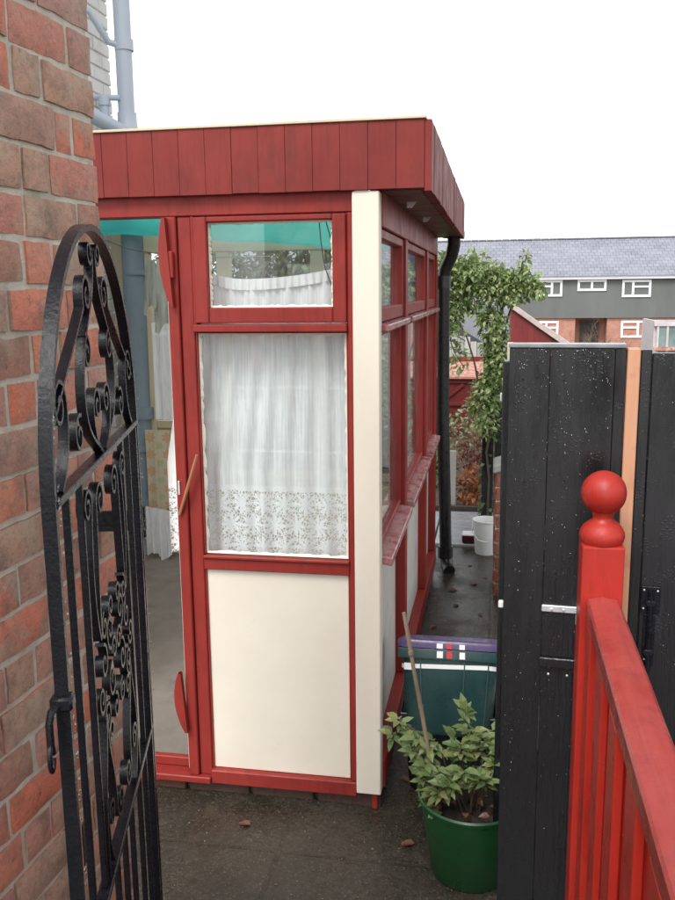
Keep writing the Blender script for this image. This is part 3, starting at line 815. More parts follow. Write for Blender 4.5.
cx = GW/2; TOP = GH+.325
def scr(paths, w=.0125, t=.005): isl('scroll', paths, w, t)
for s in (-1, 1):
    X = lambda d, s=s: cx + s*d
    m = (lambda a: a) if s > 0 else (lambda a: math.pi - a)
    # tear drop from the apex curl down to the cross bar
    p = spiral(X(.030), TOP-.034, .021, .006, m(R(170)), -s*-1.2)[::-1]
    p += bez((X(.009), TOP-.034), (X(.012), TOP-.13), (X(.118), GH+.20), (X(.118), GH+.10))[1:] + bez((X(.118), GH+.10), (X(.116), GH+.04), (X(.05), GH+.03), (X(.012), GH+.006), 10)[1:]
    scr([p])
    # curl at the cross bar inside the tear drop
    p = bez((X(.010), GH+.006), (X(.05), GH+.02), (X(.066), GH+.05), (X(.064), GH+.075), 8) + spiral(X(.036), GH+.078, .028, .006, m(0), s*1.4)
    scr([p])
    # diagonal from the stile up to a scroll beside the tear drop
    p = bez((X(cx-.020), GH+.085), (X(.24), GH+.13), (X(.16), GH+.17), (X(.094), GH+.215), 12) + spiral(X(.066), GH+.232, .032, .008, m(R(-30)), s*1.35)
    scr([p])
    # small pair of curls riding on the tear drop and C scrolls filling the top
    scr([spiral(X(.086), GH+.155, .026, .006, m(R(80)), s*1.3)])
    scr([spiral(X(.165), GH+.055, .028, .006, m(R(120)), -s*1.35)])
    # side scroll in the bottom corner
    p = bez((X(cx-.045), GH+.006), (X(cx-.09), GH+.03), (X(cx-.098), GH+.07), (X(cx-.094), GH+.10), 8) + spiral(X(cx-.058), GH+.105, .036, .008, m(R(180)), -s*1.4)
    scr([p])
    # curls hanging under the cross bar and the V strips below them
    vx = .105
    p = spiral(X(.06), GH-.055, .030, .007, m(R(0)), s*1.35)[::-1] + bez((X(.09), GH-.055), (X(.095), GH-.14), (X(vx+.004), GH-.20), (X(vx), GH-.245), 10)[1:]
    scr([p])
    p = spiral(X(.145), GH-.045, .026, .007, m(R(180)), -s*1.35)[::-1] + bez((X(.119), GH-.045), (X(.145), GH-.14), (X(vx+.03), GH-.20), (X(vx+.006), GH-.245), 10)[1:]
    scr([p])
    # knot of C scrolls at mid height
    for (dx, dz, r, a0, tn) in ((.03, -.225, .022, -90, 1.25), (.085, -.235, .022, 90, -1.25), (.03, -.385, .022, 90, 1.25), (.075, -.40, .022, -90, 1.25), (.045, -.255, .030, -90, 1.3), (.10, -.285, .028, 90, 1.25), (.045, -.335, .030, 90, -1.3), (.10, -.365, .026, -90, -1.25), (.13, -.325, .026, 180, 1.3), (.02, -.295, .022, 0, 1.2)):
        scr([spiral(X(dx), GH+dz, r, .006, m(R(a0)), s*tn)])
    # mirrored V strips down to the lower bar, with curls standing on it
    zb = .853
    p = bez((X(vx), GH-.36), (X(vx+.002), GH-.44), (X(.075), zb+.16), (X(.068), zb+.07), 12) + spiral(X(.040), zb+.060, .028, .007, m(0), -s*1.3)
    scr([p])
    p = bez((X(vx+.006), GH-.36), (X(vx+.012), GH-.44), (X(.15), zb+.16), (X(.152), zb+.004), 12)
    scr([p])
    p = bez((X(.110), zb+.004), (X(.13), zb+.03), (X(.14), zb+.06), (X(.137), zb+.075), 6) + spiral(X(.112), zb+.08, .025, .007, m(0), s*1.3)
    scr([p])
bm = NB(); tube(bm, [(-.012, .004, 1.215), (-.026, .008, 1.212), (-.030, .010, 1.20), (-.030, .010, 1.165)], .0045, 8); tube(bm, [(-.030+.009*math.cos(t*.5), .010, 1.158+.016*math.sin(t*.5)) for t in range(13)], .003, 6); box(bm, -.014, .008, -.013, .013, 1.205, 1.222, bev=.003)
obj('latch', bm, BLACKM, IG, local=True, smooth=40)
bm = NB(); box(bm, -.004, .0095, -.0125, -.0112, 1.00, 1.055, bev=.0006)
obj('latch_plate', bm, BLACKM, IG, local=True)
for z in (.22, 1.25):
    bm = NB(); tube(bm, [(GW+.022, 0, z-.03), (GW+.022, 0, z+.03)], .011, 10); box(bm, GW+.006, GW+.02, -.008, .008, z-.012, z+.012, bev=.001); box(bm, GW+.03, GW+.036, -.01, .10, z-.02, z+.02, bev=.001)
    obj('hinge', bm, BLACKM, IG, local=True, smooth=40)

def droplets(n, pick, rmin, rmax, normal):
    """beads of rain on a surface: small flattened half domes"""
    bm = NB(); nv = Vector(normal).normalized()
    a = nv.cross(Vector((0, 0, 1)));  a = a.normalized() if a.length > .1 else Vector((1, 0, 0)); b = nv.cross(a)
    for _ in range(n):
        c = Vector(pick()); r = random.uniform(rmin, rmax)*random.uniform(.6, 1); st = random.uniform(1, 1.5)
        top = bm.verts.new(c + nv*r*.6)
        r1 = [bm.verts.new(c + (a*math.cos(t*math.pi/4)+b*st*math.sin(t*math.pi/4))*r*.7 + nv*r*.45) for t in range(8)]
        r2 = [bm.verts.new(c + (a*math.cos(t*math.pi/4)+b*st*math.sin(t*math.pi/4))*r + nv*-.0002) for t in range(8)]
        for t in range(8):
            u = (t+1) % 8
            bm.faces.new((top, r1[t], r1[u])); bm.faces.new((r1[t], r2[t], r2[u], r1[u]))
    return bm
stile_pick = lambda: (random.choice([0, 0, 0, GW])+random.uniform(-.004, .004), -.0112, random.uniform(.2, GH+.1))
o = obj('water_droplets', droplets(170, stile_pick, .0012, .0028, (0, -1, 0)), WET, IG, local=True, smooth=80); o['kind'] = 'stuff'

# ------------------------------------------------------------------ black gate and panel at right
part_l = lambda name, mat, parent, *bs, bev=.002: obj(name, (lambda bm: ([box(bm, *b, bev=bev) for b in bs], bm)[1])(NB()), mat, parent, local=True)
BG = thing('black_gate', 'tall wet black boarded gate with silver latch strap and rain beads', 'gate', (.030, 2.052, G), (0, 0, R(-4)))
HB = 1.55
bm = NB()
for a, b in ((0, .0910), (.0914, .2325), (.2329, .256)):
    box(bm, a, b, random.uniform(-.001, .001), .022, .05, HB-.006, bev=.0012)
obj('boards', bm, BOARD, BG, local=True)
for x, z in ((.03, 1.47), (.062, 1.475), (.12, 1.47), (.2, 1.468), (.04, 1.23), (.13, 1.235), (.2, 1.23), (.035, .30), (.15, .295)):
    part_l('nail_head', BLACKM, BG, (x, x+.004, -.0025, -.0005, z, z+.004), bev=.0008)
for b in ((.004, .25, .0225, .065, .25, .34), (.004, .25, .0225, .065, 1.2, 1.29), (.0, .03, .0225, .055, .345, 1.19)): part_l('ledge', BOARD, BG, b)
part_l('top_cap', pm('wet_grey_cap', (.17, .18, .19), (.26, .27, .28), 30, (1, 1, 1), (.08, .25), .002, 90), BG, (-.002, .257, -.004, .045, HB-.0055, HB+.004))
part_l('latch_strap', STEEL, BG, (.090, .176, -.0075, -.0015, .917, .934), (.170, .176, -.040, -.0078, .917, .934), (.168, .178, -.050, -.0402, .905, .930))
for x in (.110, .138): part_l('bolt_head', STEEL, BG, (x, x+.006, -.0105, -.0078, .922, .928), bev=.001)
part_l('latch_block', WHITEP, BG, (-.013, -.001, .004, .02, .914, .930))
part_l('cross_plate', BOARD, BG, (.088, .215, -.012, -.0015, .778, .802))
for x in (.108, .152): part_l('screw', STEEL, BG, (x, x+.005, -.0035, -.0012, .755, .760), bev=.0008)
pick = lambda: (random.uniform(.004, .232), -.0011, HB-.01-random.random()**2.2*1.2)
o = obj('water_droplets', droplets(430, pick, .0006, .0020, (0, -1, 0)), WET, BG, local=True, smooth=80); o['kind'] = 'stuff'

BP = thing('black_fence_panel', 'black boarded panel with raw orange timber edge and tower bolt behind red handrail', 'fence', (.2855, 2.034, G), (0, 0, R(-4)))
part_l('timber_edge', STUD, BP, (.0025, .030, -.004, .045, .03, HB-.006))
bm = NB()
for a, b in ((.0315, .055), (.056, .19), (.192, .33), (.332, .47)):
    box(bm, a, b, random.uniform(-.001, .001) + .004, .026, .05, HB-.012+random.uniform(-.004, .004), bev=.002)
obj('boards', bm, BOARD, BP, local=True)
for b in ((.035, .46, .0265, .065, .25, .34), (.035, .46, .0265, .065, 1.2, 1.29)): part_l('ledge', BOARD, BP, b)
bo = part_l('tower_bolt', BLACKM, BP, (.058, .100, -.001, .0025, .93, .995), (.066, .092, -.001, .0025, .80, .928), bev=.001)
bm = NB(); tube(bm, [(.079, -.008, .79), (.079, -.008, .985)], .006, 10); box(bm, .068, .09, -.014, -.0012, .83, .845, bev=.002); box(bm, .068, .09, -.014, -.0012, .95, .965, bev=.002); tube(bm, [(.079, -.01, .90), (.079, -.035, .90)], .005, 8)
obj('bolt_rod', bm, BLACKM, bo, local=True, smooth=40)
for x, z in ((.062, .985), (.092, .984), (.062, .94), (.07, .815)): part_l('screw', STEEL, BP, (x, x+.004, -.003, -.0008, z, z+.004), bev=.0006)
pick = lambda: (random.uniform(.034, .30), .0028, HB-.02-random.random()**1.5*1.2)
o = obj('water_droplets', droplets(150, pick, .0007, .0018, (0, -1, 0)), WET, BP, local=True, smooth=80); o['kind'] = 'stuff'

# ------------------------------------------------------------------ red balustrade
RB = thing('balustrade', 'bright red timber balustrade with ball topped newel post and worn handrail', 'railing', (.235, 1.91, G))
pst = obj('newel_post', B(.191, .279, 1.868, 1.955, G, 1.072, bev=.004, seg=2), REDB, RB)
prof = [(0, -.110), (.043, -.110), (.0455, -.106), (.0485, -.096), (.0475, -.086), (.041, -.074), (.031, -.065), (.0235, -.059), (.0215, -.053), (.024, -.047)]
bm = NB(); rb = .0482
ball = [(rb*math.cos(R(a)), rb*math.sin(R(a))) for a in range(-60, 90, 6)] + [(0, rb)]
lathe(bm, [(r, z+.0) for r, z in prof] + ball, (.235, 1.911, 1.182), 48)
for v in bm.verts: v.co += Vector((noise.noise(v.co*26), noise.noise(v.co*26+Vector((5, 0, 0))), noise.noise(v.co*26+Vector((0, 9, 0)))))*.0011
obj('ball_finial', bm, REDB, pst, smooth=50)
# handrail : chamfered section along y
def rail(x0, x1, y0, y1, zt, t):
    sec = [(x0, zt-t), (x0, zt-.012), (x0+.004, zt-.006), (x0+.034, zt), (x1-.006, zt-.006), (x1, zt-.012), (x1, zt-t)]
    bm = NB(); n = 14; rows = []
    for i in range(n+1):
        y = y0+(y1-y0)*i/n
        rows.append([bm.verts.new((x+.0012*noise.noise(Vector((y*5, x*30, 1))), y, z+.0012*noise.noise(Vector((y*5, x*30, 5))))) for x, z in sec])
    m = len(sec)
    for a, b in zip(rows, rows[1:]):
        for k in range(m): bm.faces.new((a[k], a[(k+1) % m], b[(k+1) % m], b[k]))
    bm.faces.new(rows[0]); bm.faces.new(rows[-1][::-1])
    return bm
obj('handrail', rail(.203, .272, .35, 1.867, .962, .046), RAIL, RB, smooth=25)
y = 1.862; i = 0
while y > .45:
    w = .094 if i % 2 == 0 else .108
    if i % 2 == 0: b = (.2035, .2195, y-w, y, G+.04, .914)
    else: b = (.2185 if False else .2205, .2335, y-w-.012, y+.012, G+.04, .914)
    obj('slat', B(*b, bev=.003, jit=.0008), REDB, RB)
    y -= w+.001; i += 1
obj('bottom_rail', B(.2345, .27, .40, 1.866, G+.06, G+.14, bev=.003), REDB, RB)
obj('newel_post', B(.191, .279, .262, .349, G, 1.072, bev=.004, seg=2), REDB, RB)
pick = lambda: (.2033, random.uniform(.9, 1.85), random.uniform(.25, .9))
o = obj('water_droplets', droplets(120, pick, .0010, .0020, (-1, 0, 0)), WET, RB, smooth=80); o['kind'] = 'stuff'

# ------------------------------------------------------------------ boxes and pot
def tapered(w0, d0, w1, d1, h, t=.004, r=.03, floor=True, n=6):
    """open plastic tub, wider at the top; local origin at the middle of its base"""
    def ring(w, d, z, r):
        out = []
        for cx_, cy_, a0 in ((w/2-r, d/2-r, 0), (-w/2+r, d/2-r, 90), (-w/2+r, -d/2+r, 180), (w/2-r, -d/2+r, 270)):
            for k in range(n+1):
                a = R(a0+90*k/n); out.append((cx_+r*math.cos(a), cy_+r*math.sin(a), z))
        return out
    bm = NB()
    rs = [ring(w0-.02, d0-.02, 0, r*.8), ring(w0, d0, .012, r), ring(w1, d1, h, r), ring(w1-2*t, d1-2*t, h, r-t), ring(w0-2*t, d0-2*t, .016, r-t)]
    rv = [[bm.verts.new(p) for p in q] for q in rs]
    for a, b in zip(rv, rv[1:]):
        m = len(a)
        for k in range(m): bm.faces.new((a[k], a[(k+1) % m], b[(k+1) % m], b[k]))
    bm.faces.new(rv[0][::-1]); bm.faces.new(rv[-1])
    return bm
def rim(w, d, z0, z1, out, r=.035, n=6):
    return None
CR = thing('plastic_crate', 'blackish plastic crate on the wet ground under the green storage box', 'crate', (-.128, 2.84, G))
obj('tub', tapered(.27, .25, .31, .29, .29, r=.03), GREENLOW, CR, local=True, smooth=40)
obj('rim', (lambda bm: (box(bm, -.162, .162, -.152, -.1465, .27, .295, bev=.003), box(bm, -.162, -.1565, -.146, .15, .27, .295, bev=.003), box(bm, .1565, .162, -.146, .15, .27, .295, bev=.003), bm)[-1])(NB()), GREENLOW, CR, local=True)

TB = thing('storage_box', 'dark green plastic storage box with purple lid and white strap', 'storage box', (-.131, 2.765, .142), (R(-19), 0, 0))
w0, d0, w1, d1, h = .285, .22, .320, .26, .285
bo = obj('tub', tapered(w0, d0, w1, d1, h, r=.035), GREENBOX, TB, local=True, smooth=40)
def yf(z): return -(d0+(d1-d0)*(z-.012)/(h-.012))/2
for x in (-.085, .045, .115):      # moulded ribs on the front
    bm = NB(); bar(bm, (x, yf(.0)-.0005, .03), (x*1.12, yf(h)-.001, h-.03), .004, .005, up=(0, 1, 0))
    obj('rib', bm, GREENBOX, bo, local=True)
bm = NB()
box(bm, -w1/2-.010, w1/2+.010, -d1/2-.010, -d1/2+.0, h-.040, h-.006, bev=.004, seg=2)
box(bm, -w1/2-.010, -w1/2+.0, -d1/2+.0005, d1/2+.01, h-.040, h-.006, bev=.004, seg=2); box(bm, w1/2-.0, w1/2+.010, -d1/2+.0005, d1/2+.01, h-.040, h-.006, bev=.004, seg=2)
obj('rim', bm, GREENBOX, bo, local=True, smooth=40)
bm = NB()
def rrect(w, d, r, n=6):
    out = []
    for cx_, cy_, a0 in ((w/2-r, d/2-r, 0), (-w/2+r, d/2-r, 90), (-w/2+r, -d/2+r, 180), (w/2-r, -d/2+r, 270)):
        for k in range(n+1):
            a = R(a0+90*k/n); out.append((cx_+r*math.cos(a), cy_+r*math.sin(a)))
    return out
rings = [[bm.verts.new((x, y, z)) for x, y in rrect(w1+e, d1+e, .04)] for e, z in ((.018, h-.006), (.028, h-.004), (.030, h+.012), (.024, h+.020), (-.03, h+.022), (-.06, h+.014))]
for a, b in zip(rings, rings[1:]):
    m = len(a)
    for k in range(m): bm.faces.new((a[k], a[(k+1) % m], b[(k+1) % m], b[k]))
bm.faces.new(rings[0][::-1]); bm.faces.new(rings[-1])
obj('lid', bm, PURPLE, TB, local=True, smooth=40)
yl = -d1/2-.0158
for (a, b, mt, nm) in ((-.042, -.022, TAPE, 'white_tape'), (-.010, .008, REDTAPE, 'red_tape'), (.032, .050, TAPE, 'white_tape')):
    bm = NB(); box(bm, a, b, yl, yl+.002, h-.003, h+.013); box(bm, a+.001, b+.001, -d1/2-.0118, -d1/2-.0098, h-.034, h-.012)
    obj(nm, bm, mt, TB, local=True)
# strap round the tub
bm = NB(); zz = h-.066
pts = [(x, y) for x, y in rrect(w0+(w1-w0)*.8+.006, d0+(d1-d0)*.8+.006, .037)]
lo = [bm.verts.new((x, y, zz + (.004*math.sin(x*14)) - .006*(abs(x)/.16)**3)) for x, y in pts]; up_ = [bm.verts.new((v.co.x*1.004, v.co.y*1.004, v.co.z+.014)) for v in lo]
m = len(pts)
for k in range(m): bm.faces.new((lo[k], lo[(k+1) % m], up_[(k+1) % m], up_[k]))
box(bm, -.148, -.118, yf(zz)-.006, yf(zz)-.0045, zz-.012, zz+.010)
obj('strap', bm, TAPE, TB, local=True)

PT = thing('plant_pot', 'round green plastic pot of soil on wet ground beside black gate', 'plant pot', (-.045, 2.335, G))
bm = NB(); lathe(bm, [(0, 0), (.108, 0), (.114, .006), (.146, .228), (.152, .230), (.154, .240), (.149, .2445), (.143, .240), (.139, .20), (.130, .195)], (0, 0, 0), 48)
obj('tub', bm, POTG, PT, local=True, smooth=40)
bm = NB(); n = 26
vs = {}
for i in range(-n, n+1):
    for j in range(-n, n+1):
        x, y = i/n*.142, j/n*.142
        if x*x+y*y <= .141**2: vs[i, j] = bm.verts.new((x, y, .195+.018*noise.noise(Vector((x*40, y*40, 2)))+.008*noise.noise(Vector((x*110, y*110, 6)))))
for (i, j) in list(vs):
    q = [(i, j), (i+1, j), (i+1, j+1), (i, j+1)]
    if all(k in vs for k in q): bm.faces.new([vs[k] for k in q])
obj('soil', bm, SOILPOT, PT, local=True, smooth=80)

# shrub in the pot
SH = thing('potted_shrub', 'pale green leafy shrub growing out of the green pot', 'shrub', (-.048, 2.345, G+.2))
bs = NB(); bl = NB(); bq = NB()
def compound(p, d, n=5, L=.05):
    p = Vector(p); d = Vector(d).normalized(); s = d.cross(Vector((0, 0, 1)))
    s = s.normalized() if s.length > .1 else Vector((1, 0, 0))
    for k in range(n):
        ang = (k-(n-1)/2)/((n-1)/2)*R(105)
        dd = (d*math.cos(ang) + s*math.sin(ang) + Vector((0, 0, random.uniform(-.25, .15)))).normalized()
        l = L*random.uniform(.75, 1.2)*(1 if abs(ang) < 1.2 else .75)
        leaf(bl, p+dd*.006, dd, Vector((random.uniform(-.3, .3), -.5+random.uniform(-.3, .3), 1)), l, l*.48, .12, .28)
tips = [(-.215, -.02, .30), (-.235, 0, .235), (-.17, -.04, .205), (-.13, -.08, .19), (-.10, -.10, .17), (-.16, -.05, .26), (-.02, .04, .315), (-.03, -.02, .22), (.03, -.01, .25), (.10, -.03, .255), (.07, -.06, .20), (.115, -.02, .185), (.02, -.09, .165),
        (-.06, -.12, .15), (-.09, -.10, .11), (.05, -.09, .15), (-.02, -.11, .20), (.09, .02, .21), (-.12, -.04, .15), (-.14, -.02, .10), (0.0, .0, .27), (.06, .05, .24), (.12, .03, .24), (-.05, .05, .2), (-.11, .0, .22)]
for (x, y, z) in tips:
    z *= .86; x *= .95
    b0 = Vector((x*.18+random.uniform(-.02, .02), y*.3+random.uniform(-.02, .02), .0)); e = Vector((x, y, z))
    mid = b0.lerp(e, .55) + Vector((-x*.15, -y*.1, z*.18))
    path = [b0, b0.lerp(mid, .5), mid, mid.lerp(e, .6), e]
    tube(bs, path, [.004, .0035, .003, .0025, .0015], 6)
    out = Vector((x, y-.06, .10)).normalized()
    compound(e, out, 5, .046)
    compound(mid.lerp(e, .6), (out+rvec()*.7), 5, .042); compound(mid.lerp(e, .3), (out+rvec()*.9), 5, .036)
    compound(e+Vector((0, 0, -.01)), (out*.3+rvec()), 5, .034)
obj('stems', bs, BARK, SH, local=True, smooth=60); obj('foliage', bl, LEAF_POT, SH, local=True)
# dead leaves and low plants on the soil
bm = NB()
for _ in range(26):
    a = random.uniform(0, 6.28); r = .13*random.random()**.5
    leaf(bm, (-.048+r*math.cos(a), 2.345+r*math.sin(a), .165+random.uniform(0, .02)), rvec()*Vector((1, 1, .3)), (rvec()*.4+Vector((0, 0, 1))), random.uniform(.02, .04), .02, .2, .3)
tag(obj('leaf_litter', bm, LEAF_RUST, None, origin=(-.048, 2.345, .165)), 'rust brown dead leaves lying on soil in the green pot', 'leaf litter', kind='stuff')
bm = NB()
for k in range(9):
    a = R(180+random.uniform(-40, 60)); p = (-.048+.11*math.cos(a), 2.345+.11*math.sin(a), .155+random.uniform(0, .06))
    for q in range(3): leaf(bm, p, (math.cos(a)+random.uniform(-.6, .6), math.sin(a)-.3, random.uniform(.1, .7)), (0, 0, 1), random.uniform(.03, .055), .035, .15, .2)
tag(obj('low_plant', bm, LEAF_POT, None, origin=(-.048, 2.345, .15)), 'low yellow green plant at the left rim of the green pot', 'plant')
bm = NB(); tube(bm, [(-.238, 2.30, .735), (-.228, 2.30, .68), (-.209, 2.30, .565), (-.183, 2.29, .43), (-.158, 2.28, .29), (-.138, 2.28, .16)], [.0052, .006, .0056, .006, .0056, .0052], 8)
for z, x in ((.62, -.218), (.46, -.189), (.33, -.165)): tube(bm, [(x-.0009, 2.295, z+.005), (x+.0009, 2.295, z-.005)], .0072, 8)
tag(obj('cane', bm, STICK, None, origin=(-.118, 2.28, .16), smooth=60), 'tall bamboo cane leaning out of the green pot in front of the storage box', 'cane')

# ------------------------------------------------------------------ small things along the passage
bm = NB(); lathe(bm, [(0, 0), (.066, 0), (.070, .006), (.083, .215), (.088, .216), (.088, .224), (.080, .224), (.076, .20), (.066, .012), (0, .01)], (0, 0, 0), 36)
BK = thing('bucket', 'white plastic bucket standing at the far end of the passage', 'bucket', (-.04, 5.50, G))
obj('tub', bm, WHITEP, BK, local=True, smooth=40)
bm = NB(); tube(bm, [(-.086, -.01, .21), (-.09, -.06, .16), (-.05, -.095, .11), (0, -.10, .10), (.05, -.095, .11), (.09, -.06, .16), (.086, -.01, .21)], .0025, 6)
obj('handle', bm, STEEL, BK, local=True, smooth=60)
TR = thing('tray', 'small maroon box with a white lid on the paving beside the bucket', 'box', (-.155, 5.68, G+.013))
obj('tub', tapered(.085, .10, .09, .11, .055, r=.01), MAROON, TR, local=True, smooth=40)
obj('lid', B(-.043, .043, -.052, .052, .056, .066, bev=.003), WHITEP, TR, local=True)

# low brick wall and pier at right of the passage
LW = thing('low_wall', 'low red brick wall with taller pier at the right edge of the passage', 'wall', (.13, 4.2, G))
bm = NB(); k = 500
def right_bricks(bm, x, ya, yb, z0, rows_, dep=.1):
    global k
    for r in range(rows_):
        y = ya + (0 if r % 2 else -.1)
        while y < yb:
            a, b = max(y, ya), min(y+.21, yb)
            if b-a > .04:
                box(bm, x+random.uniform(-.003, .003), x+dep, a, b, z0+r*.077+.006, z0+(r+1)*.077-.004, bev=.005, jit=.002)
            y += .222
right_bricks(bm, .07, 2.5, 4.62, G, 4); right_bricks(bm, .006, 4.70, 4.90, G, 9, .2)
y = .006
for r in range(9):
    box(bm, .015, .2, 4.688, 4.72, G+r*.077+.006, G+(r+1)*.077-.004, bev=.004, jit=.002)
obj('bricks', bm, BRICKR, LW)
obj('mortar_bed', (lambda bm: (box(bm, .078, .165, 2.5, 4.62, G, G+.305), box(bm, .014, .198, 4.70, 4.89, G, G+.69), bm)[-1])(NB()), MORTAR, LW)
bm = NB(); box(bm, -.004, .22, 4.67, 4.92, G+.695, G+.74, bev=.008)
for v in bm.verts:
    if v.co.x > .1: v.co.z += .07
obj('coping', bm, pm('mossy_coping', (.26, .28, .25), (.38, .39, .35), 20, (1, 1, 1), (.6, .9), .004, 60), LW)
FP = thing('gate_post', 'square black post close behind the black gate', 'post', (.042, 2.30, G))
obj('shaft', B(.018, .075, 2.268, 2.332, G, 1.436, bev=.003), BOARD, FP)
obj('keep', B(.012, .0175, 2.285, 2.305, 1.33, 1.352, bev=.002), STEEL, FP)
SK = thing('timber_stake', 'pale bare timber stake leaning behind the black post', 'stake', (.06, 2.50, G))
bm = NB(); bar(bm, (.075, 2.62, G), (.040, 2.62, 1.463), .018, .02, bev=.002); obj('shaft', bm, pm('pale_timber', (.50, .42, .30), (.62, .54, .42), 20, (1, 1, .1), (.6, .8), .001, 90), SK)
VP = thing('ivy_post', 'weathered black post wrapped with ivy under the climbing plant', 'post', (-.04, 6.1, G))
obj('shaft', B(-.085, -.005, 6.06, 6.14, G, 1.28, bev=.004), BOARD, VP)
bm = NB()
for _ in range(170):
    z = random.uniform(0, 1.3); a = random.uniform(0, 6.28)
    leaf(bm, (-.035+.055*math.cos(a), 6.1+.055*math.sin(a), z), (math.cos(a), math.sin(a), -.6), (math.cos(a), math.sin(a), .6), random.uniform(.025, .05), .035, .1, .2)
obj('ivy', bm, LEAF_HEDGE, VP)
SF = thing('slat_fence', 'dark stained lattice fence half hidden by ivy beyond the pier', 'fence', (.1, 6.2, G))
bm = NB()
for i in range(7): box(bm, .0+i*.1, .085+i*.1, 6.20, 6.215, G, 1.15+random.uniform(-.02, .02), bev=.002)
obj('slats', bm, BOARD, SF)

# climbing plant
CL = thing('climbing_plant', 'light green climbing plant arching over the end of the passage', 'climber', (-.03, 6.0, G))
bs = NB(); bl = NB()
random.seed(21)
br_ = [[(-.03, 6.05, G), (-.05, 6.02, .5), (.0, 5.98, 1.0), (.03, 5.95, 1.45), (-.05, 5.9, 1.68), (-.25, 5.88, 1.75), (-.42, 5.9, 1.68)],
       [(.0, 6.0, 1.0), (.06, 5.95, 1.40), (.13, 5.9, 1.58), (.2, 5.9, 1.64), (.28, 5.9, 1.62)],
       [(-.05, 6.0, .6), (-.12, 5.95, 1.0), (-.2, 5.92, 1.3), (-.33, 5.9, 1.5), (-.40, 5.9, 1.62)],
       [(.03, 5.95, 1.45), (.10, 5.9, 1.66), (.16, 5.88, 1.78), (.19, 5.88, 1.83)],
       [(-.2, 5.9, 1.72), (-.26, 5.9, 1.5), (-.30, 5.9, 1.28), (-.22, 5.9, 1.1)]]
for b in br_:
    pts = []
    for a, c in zip(b, b[1:]): pts += [tuple(a[i]+(c[i]-a[i])*t for i in range(3)) for t in (0, .33, .66)]
    pts.append(b[-1]); pts = [Vector(p)+rvec()*.012 for p in pts]
    tube(bs, pts, [.009-.007*i/len(pts) for i in range(len(pts))], 6)
cl = [((-.33, 5.9, 1.70), (.18, .14, .15), 470), ((-.16, 5.9, 1.72), (.18, .14, .13), 420), ((.0, 5.9, 1.64), (.15, .13, .11), 300), ((-.25, 5.9, 1.56), (.16, .12, .12), 170), ((.10, 5.9, 1.67), (.13, .12, .08), 190), ((-.40, 5.9, 1.52), (.10, .1, .14), 140), ((-.2, 5.9, 1.55), (.12, .1, .08), 60),
      ((.09, 5.9, 1.58), (.11, .12, .08), 170), ((.20, 5.9, 1.64), (.09, .1, .07), 110), ((.26, 5.9, 1.60), (.05, .08, .05), 40), ((-.02, 5.95, 1.35), (.09, .12, .16), 270), ((.02, 5.97, 1.12), (.10, .12, .17), 300), ((-.06, 5.97, .92), (.11, .12, .15), 240),
      ((-.06, 5.97, .74), (.09, .1, .12), 120), ((-.28, 5.9, 1.33), (.09, .1, .12), 60), ((-.24, 5.9, 1.15), (.07, .1, .10), 45), ((.17, 5.88, 1.78), (.04, .05, .07), 22), ((-.36, 5.9, 1.82), (.07, .08, .05), 40), ((-.33, 5.9, 1.46), (.13, .1, .14), 120), ((-.08, 5.9, 1.46), (.10, .1, .1), 90), ((.05, 5.95, 1.15), (.06, .1, .18), 70), ((-.14, 5.97, .85), (.06, .08, .05), 26)]
for c, r, n in cl: leaves_in(bl, c, r, int(n*1.75), .043, W=.52)
obj('stems', bs, BARK, CL, smooth=60); obj('foliage', bl, LEAF_CLIMB, CL)

# ------------------------------------------------------------------ garden bed beyond
bm = NB(); box(bm, -.62, .2, 6.52, 6.56, G-.02, G+.05, bev=.004)
tag(obj('edging_board', bm, pm('dark_edging', (.04, .03, .025), (.07, .05, .04), 20), None, origin=(-.2, 6.54, G)), 'dark edging board along the garden bed past the paving', 'edging')
def shrub(name, label, c, rad, n, L, mat, W=.55, stems=6):
    o = thing(name, label, 'shrub', (c[0], c[1], gz(c[1])))
    bs = NB(); bl = NB()
    for _ in range(stems):
        e = Vector(c) + Vector((random.uniform(-1, 1)*rad[0]*.7, random.uniform(-1, 1)*rad[1]*.7, rad[2]*random.uniform(.2, .9)))
        b0 = Vector((c[0]+random.uniform(-.1, .1)*rad[0], c[1], gz(c[1])-.01)); m = b0.lerp(e, .5)+rvec()*.05*rad[0]
        tube(bs, [b0, m, e], [.02*rad[0]+.003, .012*rad[0]+.002, .002], 6)
    leaves_in(bl, c, rad, n, L, W=W)
    obj('stems', bs, TWIG, o, smooth=60); obj('foliage', bl, mat, o)
    return o
shrub('low_shrub', 'copper orange leaved shrub at the front of the garden bed', (-.16, 6.72, .10), (.15, .13, .16), 260, .06, LEAF_ORANGE)
shrub('low_shrub', 'reddish brown shrub behind the copper orange one', (-.16, 7.0, .30), (.18, .15, .20), 260, .05, LEAF_RUST)
shrub('low_shrub', 'pale variegated shrub in front of the small red coop', (-.20, 7.6, .42), (.26, .2, .20), 420, .05, LEAF_VAR)
shrub('low_shrub', 'dull green shrub beside the white painted batten', (-.42, 7.3, .12), (.12, .15, .20), 200, .045, LEAF_HEDGE)
tag(obj('batten', B(-.335, -.285, 6.60, 6.63, G, .40, bev=.003), PALING, None, origin=(-.31, 6.61, G)), 'upright pale grey batten standing beyond the black downpipe', 'batten')

